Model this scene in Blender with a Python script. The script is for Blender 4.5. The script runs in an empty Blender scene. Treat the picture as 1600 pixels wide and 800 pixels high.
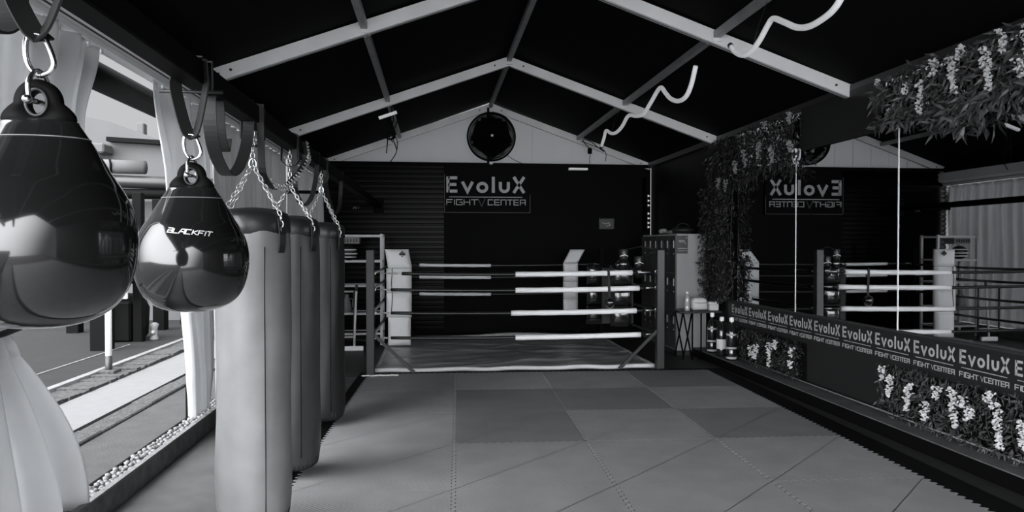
import bpy, math, random
from mathutils import Vector, Matrix
random.seed(7)
C = bpy.context.scene.collection
S = bpy.context.scene

# ---------------------------------------------------------------- camera
H = 1.48
YAW, PIT = math.radians(6.134), math.radians(0.8095)
cam_d = bpy.data.cameras.new('camera'); cam = bpy.data.objects.new('camera', cam_d); C.objects.link(cam)
cam.location = (0, 0, H)
fw = Vector((math.sin(YAW)*math.cos(PIT), math.cos(YAW)*math.cos(PIT), -math.sin(PIT)))
cam.rotation_euler = fw.to_track_quat('-Z', 'Y').to_euler()
cam_d.sensor_width = 36; cam_d.lens = 36*1126/1600; cam_d.clip_start = 0.05; cam_d.clip_end = 300
S.camera = cam

# ---------------------------------------------------------------- sky, sun, exposure
SKY = 0.56            # plain overcast brightness (low sky)
GLOW = 12.0            # glow added to the unseen sky behind and left of the camera, lights the interior
GLOW_DIR = Vector((-0.52, -0.72, 0.50)).normalized()  # centre of the added glow, apart from the sun lamp
EXPOSURE = 0.0
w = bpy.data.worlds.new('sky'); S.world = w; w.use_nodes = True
nt = w.node_tree; nt.nodes.clear()
out = nt.nodes.new('ShaderNodeOutputWorld'); bg = nt.nodes.new('ShaderNodeBackground')
tc = nt.nodes.new('ShaderNodeTexCoord')
dot = nt.nodes.new('ShaderNodeVectorMath'); dot.operation = 'DOT_PRODUCT'; dot.inputs[1].default_value = GLOW_DIR
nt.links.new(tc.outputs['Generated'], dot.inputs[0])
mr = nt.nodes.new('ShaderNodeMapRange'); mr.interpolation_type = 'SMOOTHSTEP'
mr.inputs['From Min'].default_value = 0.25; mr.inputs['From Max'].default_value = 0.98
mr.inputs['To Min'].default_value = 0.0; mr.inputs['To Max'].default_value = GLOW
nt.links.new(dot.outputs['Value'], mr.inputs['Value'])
nz = nt.nodes.new('ShaderNodeTexNoise'); nz.inputs['Scale'].default_value = 2.0
nt.links.new(tc.outputs['Generated'], nz.inputs['Vector'])
m2 = nt.nodes.new('ShaderNodeMapRange'); m2.inputs['To Min'].default_value = SKY*0.96; m2.inputs['To Max'].default_value = SKY*1.06
nt.links.new(nz.outputs['Fac'], m2.inputs['Value'])
ad = nt.nodes.new('ShaderNodeMath'); ad.operation = 'ADD'
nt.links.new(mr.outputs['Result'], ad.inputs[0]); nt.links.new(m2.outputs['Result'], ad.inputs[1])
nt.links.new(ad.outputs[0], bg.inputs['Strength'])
bg.inputs['Color'].default_value = (0.97, 0.985, 1.015, 1)
nt.links.new(bg.outputs[0], out.inputs[0])
sd = bpy.data.lights.new('sun', 'SUN'); so = bpy.data.objects.new('sun', sd); C.objects.link(so)
sd.energy = 0.8; sd.angle = math.radians(4); sd.color = (0.97, 0.985, 1.0)
so.rotation_euler = Vector((-0.35, 0.30, 0.85)).to_track_quat('Z', 'Y').to_euler()
S.view_settings.view_transform = 'Standard'; S.view_settings.look = 'None'
S.view_settings.gamma = 1; S.view_settings.exposure = EXPOSURE; S.view_settings.use_curve_mapping = False

# ---------------------------------------------------------------- materials
def mat(name, v, rough=0.6, metal=0.0, coat=0.0, noise=None, bump=None, emit=0.0, trans=0.0, spec=0.5, wave=None):
    m = bpy.data.materials.new(name); m.use_nodes = True
    n = m.node_tree; b = n.nodes['Principled BSDF']
    col = (v*0.992, v, v*1.01, 1)
    b.inputs['Base Color'].default_value = col
    b.inputs['Roughness'].default_value = rough; b.inputs['Metallic'].default_value = metal
    b.inputs['Coat Weight'].default_value = coat; b.inputs['Specular IOR Level'].default_value = spec
    t = n.nodes.new('ShaderNodeTexCoord')
    if noise:                                    # (scale, contrast)
        q = n.nodes.new('ShaderNodeTexNoise'); q.inputs['Scale'].default_value = noise[0]; q.inputs['Detail'].default_value = 5
        n.links.new(t.outputs['Object'], q.inputs['Vector'])
        r = n.nodes.new('ShaderNodeValToRGB')
        a, c = v*(1-noise[1]), v*(1+noise[1])
        r.color_ramp.elements[0].position = 0.3; r.color_ramp.elements[1].position = 0.7
        r.color_ramp.elements[0].color = (a*0.992, a, a*1.01, 1); r.color_ramp.elements[1].color = (c*0.992, c, c*1.01, 1)
        n.links.new(q.outputs['Fac'], r.inputs['Fac']); n.links.new(r.outputs['Color'], b.inputs['Base Color'])
    if bump:                                     # (scale, strength)
        q = n.nodes.new('ShaderNodeTexNoise'); q.inputs['Scale'].default_value = bump[0]; q.inputs['Detail'].default_value = 3
        n.links.new(t.outputs['Object'], q.inputs['Vector'])
        u = n.nodes.new('ShaderNodeBump'); u.inputs['Strength'].default_value = bump[1]; u.inputs['Distance'].default_value = 0.01
        n.links.new(q.outputs['Fac'], u.inputs['Height']); n.links.new(u.outputs['Normal'], b.inputs['Normal'])
    if wave:                                     # (scale, strength): woven surface of the foam mats
        q = n.nodes.new('ShaderNodeTexWave'); q.inputs['Scale'].default_value = wave[0]; q.wave_type = 'BANDS'; q.bands_direction = 'DIAGONAL'
        q.inputs['Distortion'].default_value = 1.0
        n.links.new(t.outputs['Object'], q.inputs['Vector'])
        u = n.nodes.new('ShaderNodeBump'); u.inputs['Strength'].default_value = wave[1]; u.inputs['Distance'].default_value = 0.004
        n.links.new(q.outputs['Fac'], u.inputs['Height']); n.links.new(u.outputs['Normal'], b.inputs['Normal'])
    if emit:
        b.inputs['Emission Color'].default_value = (0.97, 0.985, 1, 1); b.inputs['Emission Strength'].default_value = emit
    if trans:
        tr = n.nodes.new('ShaderNodeBsdfTranslucent'); tr.inputs['Color'].default_value = col
        mx = n.nodes.new('ShaderNodeMixShader'); mx.inputs[0].default_value = trans
        n.links.new(b.outputs[0], mx.inputs[1]); n.links.new(tr.outputs[0], mx.inputs[2])
        n.links.new(mx.outputs[0], n.nodes['Material Output'].inputs['Surface'])
    return m
M = dict(
    alu=mat('brushed_aluminium', 0.72, 0.45, 0.1, noise=(3, .08)),
    railalu=mat('pale_rail_aluminium', 0.92, 0.5, 0.0, noise=(2, .05)),
    signletter=mat('sign_lettering', 0.50, 0.6),
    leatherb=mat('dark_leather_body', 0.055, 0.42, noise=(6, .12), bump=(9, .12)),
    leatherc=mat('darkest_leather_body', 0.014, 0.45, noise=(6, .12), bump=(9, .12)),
    kerbtop=mat('dark_grey_ledge', 0.07, 0.7, noise=(6, .3)),
    aludim=mat('dull_aluminium', 0.30, 0.45, 0.4, noise=(5, .15)),
    roof=mat('blackout_fabric', 0.003, 0.8, spec=0.07, bump=(3, .2)),
    black=mat('black_paint', 0.002, 0.65, spec=.08),
    shutter=mat('black_shutter_metal', 0.0012, 0.26, spec=0.05),
    wallblack=mat('black_wall_sheet', 0.003, 0.5, spec=0.2),
    vinyl=mat('black_vinyl_sheet', 0.012, 0.5, spec=.3),
    fabric=mat('white_tent_fabric', 0.60, 0.8, trans=0.35, noise=(4, .05)),
    gable=mat('grey_tent_fabric', 0.70, 0.8, trans=0.6, noise=(3, .04)),
    curtaindim=mat('dimmed_curtain_fabric', 0.45, 0.85, trans=0.42, noise=(5, .06), bump=(6, .15)),  # curtain cloth greyed for the rear pair, their dimmer light put into the colour
    curtain=mat('white_curtain_fabric', 0.64, 0.85, trans=0.52, noise=(5, .06), bump=(6, .15)),
    floor=mat('black_rubber_floor', 0.012, 0.6, noise=(8, .3)),
    sidefloor=mat('grey_side_floor', 0.085, 0.6, noise=(5, .2)),
    mat0=mat('foam_mat_mid', 0.245, 0.55, noise=(3.5, .10), wave=(22, .35)),
    mat1=mat('foam_mat_dark', 0.16, 0.55, noise=(3.5, .10), wave=(22, .35)),
    mat2=mat('foam_mat_light', 0.31, 0.55, noise=(3.5, .08), wave=(22, .35)),
    plank=mat('stained_plank', 0.10, 0.7, noise=(12, .35)),
    planktop=mat('pale_plank', 0.16, 0.7, noise=(20, .25)),
    pebble=mat('white_pebbles', 0.17, 0.8),
    concrete=mat('grey_concrete', 0.05, 0.9, noise=(6, .15), bump=(60, .4)),
    rough=mat('rough_concrete', 0.055, 0.95, noise=(30, .5), bump=(40, 1)),
    whiteground=mat('white_gravel_bed', 0.15, 0.95, noise=(9, .05)),
    terrace=mat('dark_terrace', 0.006, 0.8, noise=(4, .3)),
    render=mat('white_render', 0.085, 0.9, noise=(1.5, .06)),
    mirror=mat('mirror_glass', 0.72, 0.012, 1.0),
    water=mat('glossy_black_vinyl', 0.010, 0.11, coat=0.6),
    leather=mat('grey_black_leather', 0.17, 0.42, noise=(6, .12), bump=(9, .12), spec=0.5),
    leatherd=mat('black_leather', 0.015, 0.35, bump=(25, .2)),
    strap=mat('black_webbing', 0.007, 0.7),
    straplight=mat('worn_grey_webbing', 0.012, 0.5),
    chrome=mat('chromed_steel', 0.75, 0.22, 1.0),
    chain=mat('galvanised_chain', 0.62, 0.35, 0.8),
    white=mat('white_vinyl', 0.92, 0.45, bump=(12, .15)),
    sleeve=mat('white_rope_sleeve', 0.88, 0.5),
    rope=mat('black_rope_sleeve', 0.012, 0.3),
    post=mat('grey_steel_post', 0.025, 0.45, 0.1),
    canvas=mat('grey_vinyl_canvas', 0.27, 0.35, noise=(2, .15), bump=(2, .3)),
    canvasw=mat('pale_vinyl_edge', 0.62, 0.4),
    locker=mat('grey_locker_steel', 0.30, 0.45, noise=(2, .04)),
    lockerd=mat('dark_locker_door', 0.04, 0.45),
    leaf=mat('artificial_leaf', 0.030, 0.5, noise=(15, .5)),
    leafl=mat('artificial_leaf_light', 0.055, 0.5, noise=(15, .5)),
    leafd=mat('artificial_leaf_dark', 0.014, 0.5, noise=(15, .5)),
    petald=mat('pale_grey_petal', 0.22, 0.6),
    petal=mat('white_petal', 0.5, 0.6),
    letter=mat('pale_grey_lettering', 0.33, 0.6),
    letterw=mat('white_lettering', 0.62, 0.6),
    letterd=mat('dim_lettering', 0.10, 0.6),
    led=mat('led_tube_silicone', 0.7, 0.5, emit=0.22),
    lampw=mat('lamp_cover', 0.7, 0.5, emit=0.25),
    paper=mat('white_paper', 0.6, 0.7, bump=(14, .5)),
    grey=mat('mid_grey_plastic', 0.22, 0.5),
    dark=mat('dark_plastic', 0.02, 0.4),
    glass=mat('clear_plastic_bottle', 0.35, 0.12, spec=0.8),
    whitemetal=mat('white_painted_metal', 0.6, 0.4),
)
# ---------------------------------------------------------------- mesh builder
class MB:
    def __init__(s): s.v = []; s.f = []; s.sm = []
    def add(s, vs, fs, smooth=False):
        o = len(s.v); s.v += [Vector(p) for p in vs]
        s.f += [tuple(i+o for i in f) for f in fs]; s.sm += [smooth]*len(fs)
        return s
    def box(s, a, b, T=None, bev=0.0):
        x0, y0, z0 = a; x1, y1, z1 = b
        if x0 > x1: x0, x1 = x1, x0
        if y0 > y1: y0, y1 = y1, y0
        if z0 > z1: z0, z1 = z1, z0
        if bev:
            e = min(bev, (x1-x0)/2.1, (y1-y0)/2.1, (z1-z0)/2.1)
            vs = []; ix = {}
            for X in (0, 1):
                for Y in (0, 1):
                    for Z in (0, 1):
                        c = Vector((x1 if X else x0, y1 if Y else y0, z1 if Z else z0))
                        d = Vector((-1 if X else 1, -1 if Y else 1, -1 if Z else 1))*e
                        for k in range(3):
                            q = c.copy()
                            for j in range(3):
                                if j != k: q[j] += d[j]
                            ix[X, Y, Z, k] = len(vs); vs.append(q)
            fs = []
            for k in range(3):
                a1, a2 = [(1, 2), (2, 0), (0, 1)][k]
                # vertex on face k keeps coordinate k at its extreme
                for sd_ in (0, 1):
                    q = []
                    for (u, v_) in ((0, 0), (1, 0), (1, 1), (0, 1)):
                        key = [0, 0, 0]; key[k] = sd_; key[a1] = u; key[a2] = v_
                        q.append(ix[tuple(key)+(k,)])
                    fs.append(q if sd_ else q[::-1])
            for k in range(3):                     # edges along axis k
                a1, a2 = [(1, 2), (2, 0), (0, 1)][k]
                for u in (0, 1):
                    for v_ in (0, 1):
                        k0 = [0, 0, 0]; k0[a1] = u; k0[a2] = v_; k1 = list(k0); k1[k] = 1
                        q = [ix[tuple(k0)+(a1,)], ix[tuple(k1)+(a1,)], ix[tuple(k1)+(a2,)], ix[tuple(k0)+(a2,)]]
                        fs.append(q if (u ^ v_) == 0 else q[::-1])
            for X in (0, 1):
                for Y in (0, 1):
                    for Z in (0, 1):
                        q = [ix[X, Y, Z, k] for k in range(3)]
                        fs.append(q if (X+Y+Z) % 2 else q[::-1])
        else:
            vs = [(x0,y0,z0),(x1,y0,z0),(x1,y1,z0),(x0,y1,z0),(x0,y0,z1),(x1,y0,z1),(x1,y1,z1),(x0,y1,z1)]
            fs = [(3,2,1,0),(4,5,6,7),(0,1,5,4),(1,2,6,5),(2,3,7,6),(3,0,4,7)]
        if T: vs = [T @ Vector(p) for p in vs]
        return s.add(vs, fs)
    def bar(s, p, q, w_, h_, up=(0, 0, 1)):        # rectangular bar from p to q
        p, q = Vector(p), Vector(q); d = (q-p).normalized()
        x = d.cross(Vector(up)).normalized(); z = x.cross(d)
        vs = []
        for c in (p, q):
            for (i, j) in ((-1,-1),(1,-1),(1,1),(-1,1)): vs.append(c+x*i*w_/2+z*j*h_/2)
        return s.add(vs, [(0,1,2,3),(7,6,5,4),(0,4,5,1),(1,5,6,2),(2,6,7,3),(3,7,4,0)])
    def tube(s, pts, r, n=8, caps=True, closed=False):
        pts = [Vector(p) for p in pts]; N = len(pts); rs = r if isinstance(r, (list, tuple)) else [r]*N
        t0 = (pts[1]-pts[0]).normalized(); a = Vector((0, 0, 1)) if abs(t0.z) < .9 else Vector((1, 0, 0))
        nrm = t0.cross(a).normalized(); vs = []
        for i in range(N):
            if closed: t = (pts[(i+1) % N]-pts[i-1]).normalized()
            else: t = (pts[min(i+1, N-1)]-pts[max(i-1, 0)]).normalized()
            nrm = (nrm-t*nrm.dot(t)).normalized(); b = t.cross(nrm)
            for k in range(n):
                g = 2*math.pi*k/n; vs.append(pts[i]+(nrm*math.cos(g)+b*math.sin(g))*rs[i])
        fs = []
        for i in range(N if closed else N-1):
            j = (i+1) % N
            for k in range(n):
                fs.append((i*n+k, i*n+(k+1) % n, j*n+(k+1) % n, j*n+k))
        if caps and not closed: fs += [tuple(range(n))[::-1], tuple((N-1)*n+k for k in range(n))]
        return s.add(vs, fs, True)
    def cyl(s, p, q, r, n=16): return s.tube([p, Vector(p).lerp(Vector(q), .5), q], r, n)
    def lathe(s, prof, c=(0, 0, 0), n=32, fy=None, axis='z', wob=None):
        vs = []; c = Vector(c); K = len(prof)
        for j, (r, z) in enumerate(prof):
            for k in range(n):
                g = 2*math.pi*k/n; rr = r*(wob(g, z) if wob else 1)
                x, y = rr*math.cos(g), rr*math.sin(g)*(fy(z) if fy else 1)
                p = Vector((x, y, z)) if axis == 'z' else (Vector((x, z, y)) if axis == 'y' else Vector((z, x, y)))
                vs.append(c+p)
        fs = []
        for j in range(K-1):
            for k in range(n):
                q = (j*n+k, j*n+(k+1) % n, (j+1)*n+(k+1) % n, (j+1)*n+k)
                fs.append(q if axis != 'y' else q[::-1])
        s.add(vs, fs, True)
        if prof[0][0] > 1e-4: s.add([vs[k] for k in range(n)], [tuple(range(n))[::-1]], True)
        if prof[-1][0] > 1e-4: s.add([vs[(K-1)*n+k] for k in range(n)], [tuple(range(n))], True)
        return s
    def prism(s, poly, d, origin=(0, 0, 0), U=(1, 0, 0), V=(0, 0, 1)):   # polygon (u,v) extruded by vector d
        o, U, V, d = Vector(origin), Vector(U), Vector(V), Vector(d); n = len(poly)
        a = [o+U*u+V*v for u, v in poly]; b = [p+d for p in a]
        flip = U.cross(V).dot(d) > 0
        f1 = tuple(range(n)); f2 = tuple(range(2*n-1, n-1, -1))
        fs = [f1[::-1] if flip else f1, f2[::-1] if flip else f2]
        for i in range(n):
            j = (i+1) % n; q = (i, j, n+j, n+i)
            fs.append(q if flip else q[::-1])
        return s.add(a+b, fs)
    def ribbon(s, pts, W, th=0.004):               # strap of width vector W following pts
        pts = [Vector(p) for p in pts]; W = Vector(W); vs = []; N = len(pts)
        for i in range(N):
            t = (pts[min(i+1, N-1)]-pts[max(i-1, 0)]).normalized(); n = t.cross(W).normalized()*th/2
            for p in (pts[i]-W/2-n, pts[i]+W/2-n, pts[i]+W/2+n, pts[i]-W/2+n): vs.append(p)
        fs = [(0, 1, 2, 3), tuple(4*(N-1)+k for k in (3, 2, 1, 0))]
        for i in range(N-1):
            for k in range(4): fs.append((4*i+k, 4*(i+1)+k, 4*(i+1)+(k+1) % 4, 4*i+(k+1) % 4))
        return s.add(vs, fs)
    def ball(s, c, r, n=12, sc=(1, 1, 1)):
        prof = [(r*math.sin(math.pi*i/n), -r*math.cos(math.pi*i/n)) for i in range(n+1)]
        m = MB().lathe(prof, n=2*n)
        return s.add([Vector(c)+Vector((p.x*sc[0], p.y*sc[1], p.z*sc[2])) for p in m.v], m.f, True)
    def xf(s, T): s.v = [T @ p for p in s.v]; return s
    def build(s, name, m, parent=None):
        off = parent_world(parent) if parent else Vector((0, 0, 0))
        me = bpy.data.meshes.new(name); me.from_pydata([tuple(p-off) for p in s.v], [], s.f)
        me.polygons.foreach_set('use_smooth', s.sm); me.validate(); me.update()
        me.materials.append(M[m] if isinstance(m, str) else m)
        o = bpy.data.objects.new(name, me); C.objects.link(o)
        if parent: o.parent = parent
        return o
def parent_world(o):
    p = Vector((0, 0, 0))
    while o: p += o.location; o = o.parent
    return p
def tag(o, label, cat, group=None, kind=None):
    if label: o['label'] = label
    if cat: o['category'] = cat
    if group: o['group'] = group
    if kind: o['kind'] = kind
    return o
def thing(name, loc, label, cat, group=None):
    o = bpy.data.objects.new(name, None); C.objects.link(o); o.location = loc; o.empty_display_size = .05
    return tag(o, label, cat, group)
def structure(name, mb, m): return tag(mb.build(name, m), None, None, None, 'structure')
def smooth_path(pts, k=6):                         # Catmull-Rom through pts
    P = [Vector(p) for p in pts]; P = [P[0]*2-P[1]]+P+[P[-1]*2-P[-2]]; o = []
    for i in range(1, len(P)-2):
        for j in range(k):
            t = j/k; a, b, c, d = P[i-1:i+3]
            o.append(.5*((2*b)+(c-a)*t+(2*a-5*b+4*c-d)*t*t+(3*b-a-3*c+d)*t**3))
    return o+[P[-2]]

# ---------------------------------------------------------------- stroke lettering (height 1)
def arc(cx, cy, rx, ry, a0, a1, n=10):
    return [(cx+rx*math.cos(math.radians(a0+(a1-a0)*i/n)), cy+ry*math.sin(math.radians(a0+(a1-a0)*i/n))) for i in range(n+1)]
BOLD = {   # name: (advance, strokes, stroke width)
 'E': (.86, [[(.09, 0), (.09, 1)], [(.09, .085), (.62, .085)], [(.09, .5), (.57, .5)], [(.09, .915), (.62, .915)]]),
 'v': (.86, [[(.05, .68), (.34, .06), (.63, .68)]]),
 'o': (.86, [arc(.33, .33, .255, .255, 0, 360, 24)]),
 'l': (.42, [[(.10, 0), (.10, 1)]]),
 'u': (.80, [[(.09, .68)]+arc(.32, .31, .23, .23, 180, 360, 10)+[(.55, .68)]]),
 'X': (.80, [[(.06, 0), (.66, 1)], [(.06, 1), (.66, 0)]]),
}
THIN = {
 'F': (1.05, [[(.05, 0), (.05, .95), (.85, .95)], [(.05, .5), (.7, .5)]]),
 'I': (.30, [[(.08, 0), (.08, 1)]]),
 'G': (1.05, [[(.85, .95), (.05, .95), (.05, .05), (.85, .05), (.85, .5), (.45, .5)]]),
 'H': (1.05, [[(.05, 0), (.05, 1)], [(.85, 0), (.85, 1)], [(.05, .5), (.85, .5)]]),
 'T': (1.05, [[(0, .95), (.9, .95)], [(.45, 0), (.45, .95)]]),
 'C': (1.05, [[(.85, .95), (.05, .95), (.05, .05), (.85, .05)]]),
 'E': (1.05, [[(.85, .95), (.05, .95), (.05, .05), (.85, .05)], [(.05, .5), (.8, .5)]]),
 'N': (1.05, [[(.05, 0), (.05, .95), (.85, .95), (.85, 0)]]),
 'R': (1.05, [[(.05, 0), (.05, .95), (.85, .95), (.85, .45), (.05, .45)], [(.85, .45), (.85, 0)]]),
 'B': (1.0, [[(.05, .95), (.8, .95), (.8, .5), (.15, .5), (.1, .05), (.85, .05), (.85, .5)]]),
 'L': (.95, [[(.05, .95), (.05, .05), (.8, .05)]]),
 'A': (1.0, [[(0, 0), (.35, .95), (.85, .95), (.85, 0)], [(.3, .4), (.85, .4)]]),
 'K': (.95, [[(.05, 0), (.05, 1)], [(.8, .95), (.1, .5), (.85, .05)]]),
 'V': (1.0, [[(0, .95), (.42, .05), (.84, .95), (0, .95)]]),
 ' ': (.45, []),
}
def stroke(mb, pts, wd, place, dep):
    P = [Vector((a, b)) for a, b in pts]; n = len(P); closed = (P[0]-P[-1]).length < 1e-6
    if closed: P = P[:-1]; n -= 1
    L, R = [], []
    for i in range(n):
        if closed: d0 = (P[i]-P[i-1]).normalized(); d1 = (P[(i+1) % n]-P[i]).normalized()
        else:
            d1 = (P[min(i+1, n-1)]-P[min(i, n-2)]).normalized(); d0 = (P[max(i, 1)]-P[max(i-1, 0)]).normalized()
        t = (d0+d1); t = t.normalized() if t.length > 1e-6 else d0
        nn = Vector((-t.y, t.x)); k = max(.5, nn.dot(Vector((-d0.y, d0.x))))
        L.append(P[i]+nn*wd/2/k); R.append(P[i]-nn*wd/2/k)
    vs = []
    for i in range(n): vs += [place(L[i].x, L[i].y, dep), place(R[i].x, R[i].y, dep), place(R[i].x, R[i].y, 0), place(L[i].x, L[i].y, 0)]
    fs = []
    for i in range(n if closed else n-1):
        j = (i+1) % n
        for k in range(4): fs.append((4*i+k, 4*i+(k+1) % 4, 4*j+(k+1) % 4, 4*j+k))
    if not closed: fs += [(0, 3, 2, 1), tuple(4*(n-1)+k for k in (0, 1, 2, 3))]
    mb.add(vs, fs)
def width(txt, font): return sum(font[c][0] for c in txt)
def write(mb, txt, font, wd, place, u0, v0, h, total, dep, slant=0):    # fits text to a total width
    k = total/width(txt, font); u = u0
    for c in txt:
        adv, st = font[c]
        for s_ in st:
            stroke(mb, [((u/h+x*k/h)+slant*y, y) for x, y in s_], wd, lambda a, b, d: place(a*h, v0+b*h, d), dep)
        u += adv*k

# ================================================================ THE TENT SHELL
XL, XR, XM = -1.83, 3.75, 0.95
ZE, ZR = 2.89, 3.88
Y0, Y1 = -3.1, 12.3
FR = [0.0, 3.075, 6.15, 9.225, 12.3]
structure('floor', MB().box((-1.80, -6, -.22), (XR+.1, 12.6, -.02)), 'floor')
b = MB()
for (xa, za, xb, zb) in ((XL-.12, ZE-.02, XM, ZR+.06), (XM, ZR+.06, XR+.12, ZE-.02)):
    b.prism([(xa, za), (xb, zb), (xb, zb+.03), (xa, za+.03)], (0, Y1-Y0+.1, 0), (0, Y0, 0))
structure('ceiling', b, 'roof')
structure('wall_right', MB().box((XR+.02, Y0, -.05), (XR+.12, Y1, ZE)), 'wallblack')
# roller-shutter back wall
b = MB(); prof = [(0, 0)]
z = -.02; pts = []
while z < ZE-.06:
    pts += [(0, z), (.016, z+.012), (.016, z+.060), (0, z+.072)]; z += .085
pts += [(0, ZE-.02), (-.08, ZE-.02), (-.08, -.02)]
b.prism([(-p[0], p[1]) for p in pts], (XR+1.88, 0, 0), (-1.88, Y1, 0), (0, 1, 0), (0, 0, 1))
structure('wall_back', b, 'shutter')
structure('wall_back_panel', MB().box((.16, Y1-.035, 0), (XR, Y1-.022, 2.84)), 'black')
structure('wall_gable', MB().prism([(XL, ZE), (XR, ZE), (XM, ZR)], (0, .01, 0), (0, Y1+.02, 0)), 'gable')
b = MB().box((XL-.05, Y1-.06, ZE-.06), (XR, Y1+.03, ZE+.0))
structure('trim_1', b, 'black')
# seams of the gable cloth
b = MB()
for x in [XL+.35*i for i in range(1, 16)]:
    top = ZE+(ZR-ZE)*(1-abs(x-XM)/(XR-XM)) - .08
    if top > ZE+.03: b.box((x, Y1+.012, ZE), (x+.004, Y1+.018, top))
structure('trim_2', b, 'gable')

def rafter(y, side, label):
    t = thing('roof_rafter', ((XL if side < 0 else XR), y, ZE), label, 'rafter', 'sloping rafters of the tent roof')
    x0 = XL if side < 0 else XR
    p, q = Vector((x0, y, ZE)), Vector((XM, y, ZR))
    d = (q-p).normalized(); n = Vector((-d.z, 0, d.x)) if side < 0 else Vector((d.z, 0, -d.x))
    if n.z < 0: n = -n
    b = MB().bar(p-n*.035, q-n*.035, .07, .11, up=n); b.build('beam', 'alu', t)
    b = MB().bar(p-n*.091, q-n*.091, .030, .006, up=n); b.build('channel', 'aludim', t)
    for f in (.06, .93):
        c = p.lerp(q, f)-n*.035
        MB().cyl(c+Vector((0, -.045, 0)), c+Vector((0, -.03, 0)), .011, 8).build('bolt', 'dark', t)
names = {0.0: 'above the camera', 3.075: 'above the nearest round punching bag, just outside the view', 6.15: 'nearest pair in view, crossing the top of the picture', 9.225: 'middle pair, in front of the gable', 12.3: 'against the pale gable'}
for y in FR[2:]:
    for sd_ in (-1, 1):
        rafter(y if y < 12 else y-.02, sd_, 'aluminium roof rafter, %s, %s slope' % (names[y], 'left' if sd_ < 0 else 'right'))
def purlin(x, z, label):
    t = thing('roof_purlin', (x, Y0, z), label, 'purlin', 'long purlins under the tent roof')
    MB().box((x-.028, Y0, z-.03), (x+.028, Y1-.03, z+.03)).build('beam', 'aludim', t)
    for y in FR[2:4]:
        b = MB().box((x-.045, y-.05, z-.06), (x+.045, y+.05, z-.03)).cyl((x, y-.03, z-.075), (x, y-.03, z-.055), .012, 8).cyl((x, y+.03, z-.075), (x, y+.03, z-.055), .012, 8)
        b.build('bracket', 'alu', t)
purlin(-.58, 3.31, 'thin dull metal purlin running the length of the left roof slope')
purlin(XM, 3.86, 'thin dull metal ridge purlin running to the top of the fan')
purlin(2.46, 3.33, 'thin dull metal purlin along the right roof slope beside the curly light tubes')

# eave rail and tent legs on the open left side
t = thing('eave_rail', (XL, Y0, 2.57), 'long pale aluminium eave rail above the open left side, curtains hang from it', 'rail')
MB().prism([(-1.93, 2.60), (-1.83, 2.60), (-1.72, 2.655), (-1.72, 2.80), (-1.93, 2.80)], (0, Y1-Y0, 0), (0, Y0, 0)).build('beam', 'railalu', t)
MB().box((XL-.03, Y0, 2.57), (XL+.02, Y1, 2.60)).build('curtain_track', 'railalu', t)
MB().bar((-1.795, Y0, 2.6165), (-1.795, Y1, 2.6165), .008, .008).build('groove', 'dark', t)
MB().box((XL-.07, Y0, 2.80), (XL+.04, Y1, ZE+.02)).build('upper_beam', 'black', t)
t = thing('eave_rail', (XR, Y0, ZE), 'dark eave rail along the top of the right wall above the foliage', 'rail')
MB().box((XR-.05, Y0, ZE-.04), (XR+.02, Y1, ZE+.03)).build('beam', 'post', t)
for i, y in enumerate(FR[1:]):
    yy = y if y < 12 else y-.1
    tag(MB().box((XL-.19, yy-.05, -.05), (XL-.11, yy+.05, 2.60), bev=.008).build('tent_leg', 'black'),
        'black tent leg on the left side, ' + ['at the left picture edge behind the curtain', 'behind the smaller round punching bag', 'behind the straps of the middle cylinder bag', 'in the far left corner'][i], 'tent leg', 'tent legs along the left side')

# ================================================================ MATS
def mats():
    cols = [-.90, .10, 1.10, 2.10, 3.10]
    rows = [8.40, 7.40, 6.41, 5.39, 4.38, 3.38, 2.38, 1.38, .38, -.62, -1.62, -2.62]
    tone = {(0, 0): 0, (1, 0): 2, (2, 0): 0, (3, 0): 1, (1, 1): 1, (2, 1): 1, (1, 2): 1, (3, 2): 1}
    T = Matrix.Translation((0, 4, 0)) @ Matrix.Rotation(-.032, 4, 'Z') @ Matrix.Translation((0, -4, 0))
    def w(t_, a):                                   # puzzle tooth wave
        s_ = (t_*16) % 1.0
        return a*(1 if .12 < s_ < .5 else (-1 if s_ > .62 else 0))
    cn = ['left edge', 'second', 'third', 'right edge']
    rn = ['farthest row by the ring', 'second row from the ring', 'third row from the ring', 'fourth row from the ring', 'fifth row from the ring', 'nearest row at the bottom of the picture', 'row just before the camera', 'row under the camera', 'first row behind the camera', 'second row behind the camera', 'last row behind the camera']
    tn = ['mid grey', 'darker', 'lighter']
    for r in range(11):
        for c in range(4):
            x0, x1, y1, y0 = cols[c]+.004, cols[c+1]-.004, rows[r]-.0012, rows[r+1]+.0012
            N = 128; poly = []
            for i in range(N): s_ = i/N; poly.append((x0+(x1-x0)*s_, y0+w(s_, .010)))
            for i in range(N): s_ = i/N; poly.append((x1+w(s_, .013), y0+(y1-y0)*s_))
            for i in range(N): s_ = i/N; poly.append((x1-(x1-x0)*s_, y1+w(1-s_, .010)))
            for i in range(N): s_ = i/N; poly.append((x0+w(1-s_, .013), y1-(y1-y0)*s_))
            b = MB().prism(poly, (0, 0, .0015), (0, 0, -.0015), (1, 0, 0), (0, 1, 0)).xf(T)
            k = tone.get((c, r), 0)
            tag(b.build('floor_mat', ['mat0', 'mat1', 'mat2'][k]), '%s foam floor mat, %s column, %s' % (tn[k], cn[c], rn[r]), 'floor mat', 'interlocking foam floor mats')
mats()
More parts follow.
